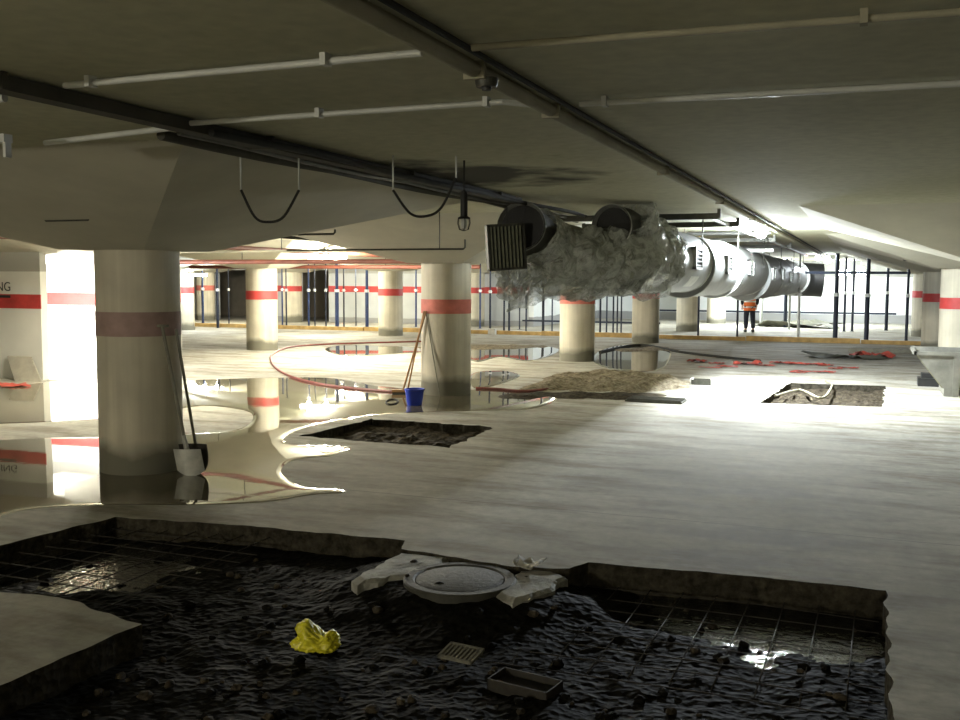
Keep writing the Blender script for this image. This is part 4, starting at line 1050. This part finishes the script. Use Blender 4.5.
# manhole
c = P(460, 576, -.0); t = empty('manhole', (c.x, c.y, -.25)); tag(t, 'round concrete manhole cover with ring at the edge of the big pit', 'manhole')
mb = MB(); mb.lathe([(.275,-.28),(.345,-.28),(.345,-.02),(.335,-.01),(.285,-.01),(.275,-.02)], (c.x,c.y,0), 40); mb.build('ring', M['manhole'], t)
mb = MB(); mb.lathe([(0,-.05),(.27,-.05),(.27,-.018),(.25,-.012),(0,-.01)], (c.x,c.y,0), 40); mb.build('cover', M['manhole'], t)
def chunk(px, z, th, label, seed, name='broken_slab'):
    w = [P(x, y, z) for x, y in px]; o = []
    for i, a_ in enumerate(w):
        b_ = w[(i+1) % len(w)]
        for k in range(8):
            p = a_.lerp(b_, k/8); p = p + Vector((noise.noise(p*9+Vector((seed,0,0))), noise.noise(p*8+Vector((0,seed,0))), 0))*.045; o.append(p)
    n = len(o); cc = sum(o, Vector())/n; mb = MB(); vs = []; rings = 6
    for j in range(rings):
        f = 1 - j/rings
        for p in o:
            q_ = cc + (p-cc)*f; vs.append(Vector((q_.x, q_.y, z + .006*fbm(q_*7+Vector((seed,0,0)), 4) - (.02 if j == 0 else 0))))
    vs.append(Vector((cc.x, cc.y, z)))
    vs += [Vector((p.x, p.y, z-th)) for p in o]; b0 = rings*n+1
    fs = [(j*n+i, j*n+(i+1) % n, (j+1)*n+(i+1) % n, (j+1)*n+i) for j in range(rings-1) for i in range(n)]
    fs += [((rings-1)*n+i, (rings-1)*n+(i+1) % n, rings*n) for i in range(n)]
    fs += [(i, b0+i, b0+(i+1) % n, (i+1) % n) for i in range(n)] + [[b0+i for i in range(n)]]
    mb.add(vs, fs, False); return tag(mb.build(name, M['broken'], loc=(cc.x, cc.y, z-th)), label, 'concrete slab')
chunk([(403,551),(452,556),(440,567),(405,574),(352,583),(362,571)], -.01, .2, 'broken pale concrete piece left of the manhole cover', 3)
chunk([(520,569),(552,568),(568,576),(545,590),(516,601),(497,594),(505,584)], -.02, .2, 'broken pale concrete piece right of the manhole cover', 7)
# grey rubble bed under slab edge between the pieces
# crumpled paper
c = P(530, 567, .0); mb = MB()
def paper(u_, v_):
    return Vector((c.x + (u_-.5)*.17, c.y + (v_-.5)*.16, .025 + .035*(abs(u_-.5)*2)**1.5 + .03*fbm(Vector((u_*4, v_*4, 1)), 3)))
solid_grid(paper, 12, 8, .003, Vector((0, 0, -1))).build('paper', M['paper'], loc=c)
pp_ = [o for o in bpy.data.objects if o.name == 'paper'][0]; tag(pp_, 'small crumpled pale paper lying by the right broken concrete piece', 'paper')
pp_.location.z -= .01
# yellow bag
c = P(317, 650, PZ); t = None
def bag():
    b = bmesh.new(); bmesh.ops.create_icosphere(b, subdivisions=5, radius=1)
    for v in b.verts:
        p = v.co.copy()
        n1 = fbm(p*2.2 + Vector((4, 2, 1)), 4); cr = abs(noise.noise(p*5.5))
        r = 1 + .28*n1 - .22*cr
        x, y, z = p.x*r*.125, p.y*r*.075, p.z*r*.07
        z += .05*math.exp(-((p.x+.5)**2)/.12) * max(0, p.z+.2) + .015*math.exp(-((p.x-.75)**2)/.08)*max(0, p.z)
        z -= .03*math.exp(-((p.x-.25)**2)/.05)*max(0, p.z)
        v.co = Vector((x, y, max(z, -.04)))
    for f in b.faces: f.smooth = True
    me = bpy.data.meshes.new('plastic_bag'); b.to_mesh(me); b.free(); me.materials.append(M['yellow'])
    o = bpy.data.objects.new('plastic_bag', me); COL.objects.link(o); return o
o = bag(); o.location = (c.x, c.y, PZ+.045); o.rotation_euler = (0, 0, R(12)); tag(o, 'crumpled bright yellow plastic bag lying in the big pit', 'bag')
# drain grate
c = P(461, 661, PZ); t = empty('drain_grate', (c.x, c.y, PZ)); tag(t, 'small slotted grey drain grate lying tilted on the pit soil', 'grate')
Rg = Matrix.Rotation(R(-8), 3, 'Z') @ Matrix.Rotation(R(12), 3, 'X')
cc = Vector((c.x, c.y, PZ+.035))
def gb(mb, a_, b_): return mb.box((cc.x+a_[0], cc.y+a_[1], cc.z+a_[2]), (cc.x+b_[0], cc.y+b_[1], cc.z+b_[2]), Rg, cc)
mb = MB(); gb(mb, (-.1,-.07,0), (.1,-.055,.014)); gb(mb, (-.1,.055,0), (.1,.07,.014)); gb(mb, (-.1,-.07,0), (-.086,.07,.014)); gb(mb, (.086,-.07,0), (.1,.07,.014)); mb.build('frame', M['greystick'], t)
for k in range(7):
    mb = MB(); x = -.072+k*.024; gb(mb, (x-.006,-.06,.001), (x+.006,.06,.012)); mb.build('slat', M['greystick'], t)
# open box frame
c = P(515, 684, PZ); t = empty('open_tray', (c.x, c.y, PZ)); tag(t, 'empty dark rectangular tray half sunk in the pit soil near the grate', 'tray')
Rt = Matrix.Rotation(R(-10), 3, 'Z'); cc = Vector((c.x+.05, c.y, PZ))
def tb(mb, a_, b_): return mb.box((cc.x+a_[0], cc.y+a_[1], cc.z+a_[2]), (cc.x+b_[0], cc.y+b_[1], cc.z+b_[2]), Rt, cc)
for a_, b_ in (((-.16,-.085,-.05),(.16,-.079,.03)), ((-.16,.079,-.05),(.16,.085,.03)), ((-.16,-.085,-.05),(-.154,.085,.03)), ((.154,-.085,-.05),(.16,.085,.03))):
    mb = MB(); tb(mb, a_, b_); mb.build('side', M['rebar'], t)
mb = MB(); tb(mb, (-.155,-.08,-.02), (.155,.08,-.005)); mb.build('bottom', M['black'], t)
# loose stones in the pit: individuals that can be seen
rs = random.Random(3)
stone_src = []
for s in range(4):
    b = bmesh.new(); bmesh.ops.create_icosphere(b, subdivisions=2, radius=1)
    for v in b.verts: v.co *= 1 + .35*noise.noise(v.co*1.6 + Vector((s*5, 0, 0))); v.co.z *= .7
    me = bpy.data.meshes.new('stone'); b.to_mesh(me); b.free(); me.materials.append(M['rubble_mid'] if s % 2 else M['soil']); stone_src.append(me)
poly0 = [(p.x, p.y) for p in pits[0]]
def inside(x, y, poly):
    c_ = False; j = len(poly)-1
    for i in range(len(poly)):
        if (poly[i][1] > y) != (poly[j][1] > y) and x < (poly[j][0]-poly[i][0])*(y-poly[i][1])/(poly[j][1]-poly[i][1])+poly[i][0]: c_ = not c_
        j = i
    return c_
k = 0
while k < 150:
    px, py = rs.uniform(0, 890), rs.uniform(540, 718)
    q = P(px, py, PZ)
    if not all(inside(q.x+dx, q.y+dy_, poly0) for dx in (-.08, .08) for dy_ in (-.08, .08)): continue
    s = rs.uniform(.012, .035); h = -0.15 + .024*fbm(Vector((q.x*3.3, q.y*3.3, 2.0)), 2) + dips(q.x, q.y)
    o = bpy.data.objects.new('stone', stone_src[k % 4]); COL.objects.link(o); o.location = (q.x, q.y, h + s*.25); o.scale = (s, s*rs.uniform(.7, 1), s); o.rotation_euler = (0, 0, rs.uniform(0, 6.28))
    tag(o, 'loose broken stone lying on the black soil of the big pit', 'stone', 'loose stones in the big pit'); k += 1

# ------------------------------------------------------------------ the person
def skin_obj(name, verts, edges, radii, m, parent, sub=2):
    me = bpy.data.meshes.new(name); me.from_pydata(verts, edges, []); o = bpy.data.objects.new(name, me); COL.objects.link(o)
    o.parent = parent
    md = o.modifiers.new('skin', 'SKIN'); md.use_smooth_shade = True
    sv = me.skin_vertices[0].data
    for i, r in enumerate(radii): sv[i].radius = r if isinstance(r, tuple) else (r, r)
    sv[0].use_root = True
    md2 = o.modifiers.new('sub', 'SUBSURF'); md2.levels = sub; md2.render_levels = sub
    me.materials.append(m); return o
q = P(749, 332.3); per = empty('person', (q.x, q.y, 0)); tag(per, 'person in orange vest and dark trousers standing beyond the duct, back turned', 'person')
per.rotation_euler = (0, 0, R(18))   # +y of the figure is the way it faces (away)
# body: pelvis root
V = [(0,0,.95),(0,0,1.12),(0,.0,1.28),(0,-.005,1.42),(0,0,1.53),(0,.01,1.60),(0,.02,1.68),(0,.02,1.76),
     (-.09,0,.90),(-.11,.01,.50),(-.12,-.01,.10),(-.125,.12,.05),
     (.09,0,.90),(.12,.02,.50),(.14,.0,.10),(.15,.13,.05),
     (-.19,0,1.42),(-.25,-.01,1.16),(-.24,.07,.93),(-.235,.09,.86),
     (.19,0,1.42),(.26,0,1.16),(.25,.06,.93),(.245,.08,.86)]
E = [(0,1),(1,2),(2,3),(3,4),(4,5),(5,6),(6,7),(0,8),(8,9),(9,10),(10,11),(0,12),(12,13),(13,14),(14,15),(3,16),(16,17),(17,18),(18,19),(3,20),(20,21),(21,22),(22,23)]
Rd = [(.15,.11),(.14,.10),(.16,.11),(.16,.10),(.06,.06),(.06,.065),(.085,.1),(.06,.07),(.095,.095),(.065,.07),(.045,.05),(.04,.035),(.095,.095),(.065,.07),(.045,.05),(.04,.035),
      .06,.048,.036,.034,.06,.048,.036,.034]
skin_obj('body', V, E, Rd, M['skin'], per)
# trousers, jacket, vest as own pieces over the body
skin_obj('trousers', [(0,0,.98),(-.09,0,.88),(-.11,.01,.5),(-.12,-.01,.12),(.09,0,.88),(.12,.02,.5),(.14,0,.12)], [(0,1),(1,2),(2,3),(0,4),(4,5),(5,6)],
         [(.16,.125),(.115,.115),(.085,.09),(.075,.08),(.115,.115),(.085,.09),(.075,.08)], M['trouser'], per)
skin_obj('jacket_sleeves', [(0,0,1.42),(-.2,0,1.41),(-.265,-.01,1.16),(-.25,.06,.95),(.2,0,1.41),(.275,0,1.16),(.26,.055,.95)], [(0,1),(1,2),(2,3),(0,4),(4,5),(5,6)], [.1,.08,.065,.052,.08,.065,.052], M['jacket'], per)
mb = MB(); n = 36
def ring(rx, ry, z, w=0): return [((rx+w)*math.cos(2*PI*k/n)*(1+.03*math.sin(k*2.3)), (ry+w)*math.sin(2*PI*k/n), z) for k in range(n)]
prof = [(.2,.155,.76),(.205,.155,.86),(.2,.15,1.0),(.2,.145,1.12),(.215,.15,1.26),(.225,.145,1.38),(.19,.12,1.46),(.09,.09,1.51)]
vs = []; fs = []
for p_ in prof: vs += ring(*p_)
for i in range(len(prof)-1):
    for k in range(n): fs.append((i*n+k, i*n+(k+1) % n, (i+1)*n+(k+1) % n, (i+1)*n+k))
mb.add(vs, fs, True)
def local_build(mb, name, m, par):
    o = mb.build(name, m); o.parent = par; o.location = (0, 0, 0); return o
vest = local_build(mb, 'vest', M['orange'], per)
for z in (.86, 1.05, 1.22):
    mb = MB(); i = 0; rx = .212 if z < 1.1 else .218
    vs = ring(rx, .16, z) + ring(rx, .16, z+.05); mb.add(vs, [(k, (k+1) % n, n+(k+1) % n, n+k) for k in range(n)], True); local_build(mb, 'reflective_strip', M['silver'], vest)
def ico(name, c_, s_, m, par, fn=None, sub=3):
    b = bmesh.new(); bmesh.ops.create_icosphere(b, subdivisions=sub, radius=1)
    for v in b.verts:
        p_ = v.co.copy(); 
        if fn: p_ = fn(p_)
        v.co = Vector((c_[0]+p_.x*s_[0], c_[1]+p_.y*s_[1], c_[2]+p_.z*s_[2]))
    for f in b.faces: f.smooth = True
    me = bpy.data.meshes.new(name); b.to_mesh(me); b.free(); me.materials.append(m); o = bpy.data.objects.new(name, me); COL.objects.link(o); o.parent = par; return o
ico('hair', (0, .0, 1.72), (.092, .105, .1), M['hair'], per, lambda p_: Vector((p_.x, min(p_.y, .45), max(p_.z, -.45))))
for s in (-1, 1):
    ico('boot', (s*.13+.01, .05, .055), (.055, .14, .06), M['boots'], per, lambda p_: Vector((p_.x, p_.y, max(p_.z, -.9))))
    b_ = MB(); wx = s*.242; 
    for k in range(4): b_.tube([(wx-.03+.02*k, .085, .86), (wx-.03+.02*k, .1, .81), (wx-.03+.02*k, .12, .775+.01*abs(k-1.5))], .009, 6)
    b_.tube([(wx-s*.03, .09, .87), (wx-s*.05, .11, .82)], .01, 6)
    local_build(b_, 'fingers', M['skin'], per)

# ------------------------------------------------------------------ world and view
w = bpy.data.worlds.new('world'); S.world = w; w.use_nodes = True
w.node_tree.nodes['Background'].inputs[0].default_value = (0.5, 0.55, 0.5, 1); w.node_tree.nodes['Background'].inputs[1].default_value = 0.0
S.view_settings.view_transform = 'Standard'; S.view_settings.look = 'None'; S.view_settings.gamma = 1; S.view_settings.use_curve_mapping = False
S.view_settings.exposure = 1.5
for o in bpy.data.objects:
    if '_o' in o: del o['_o']
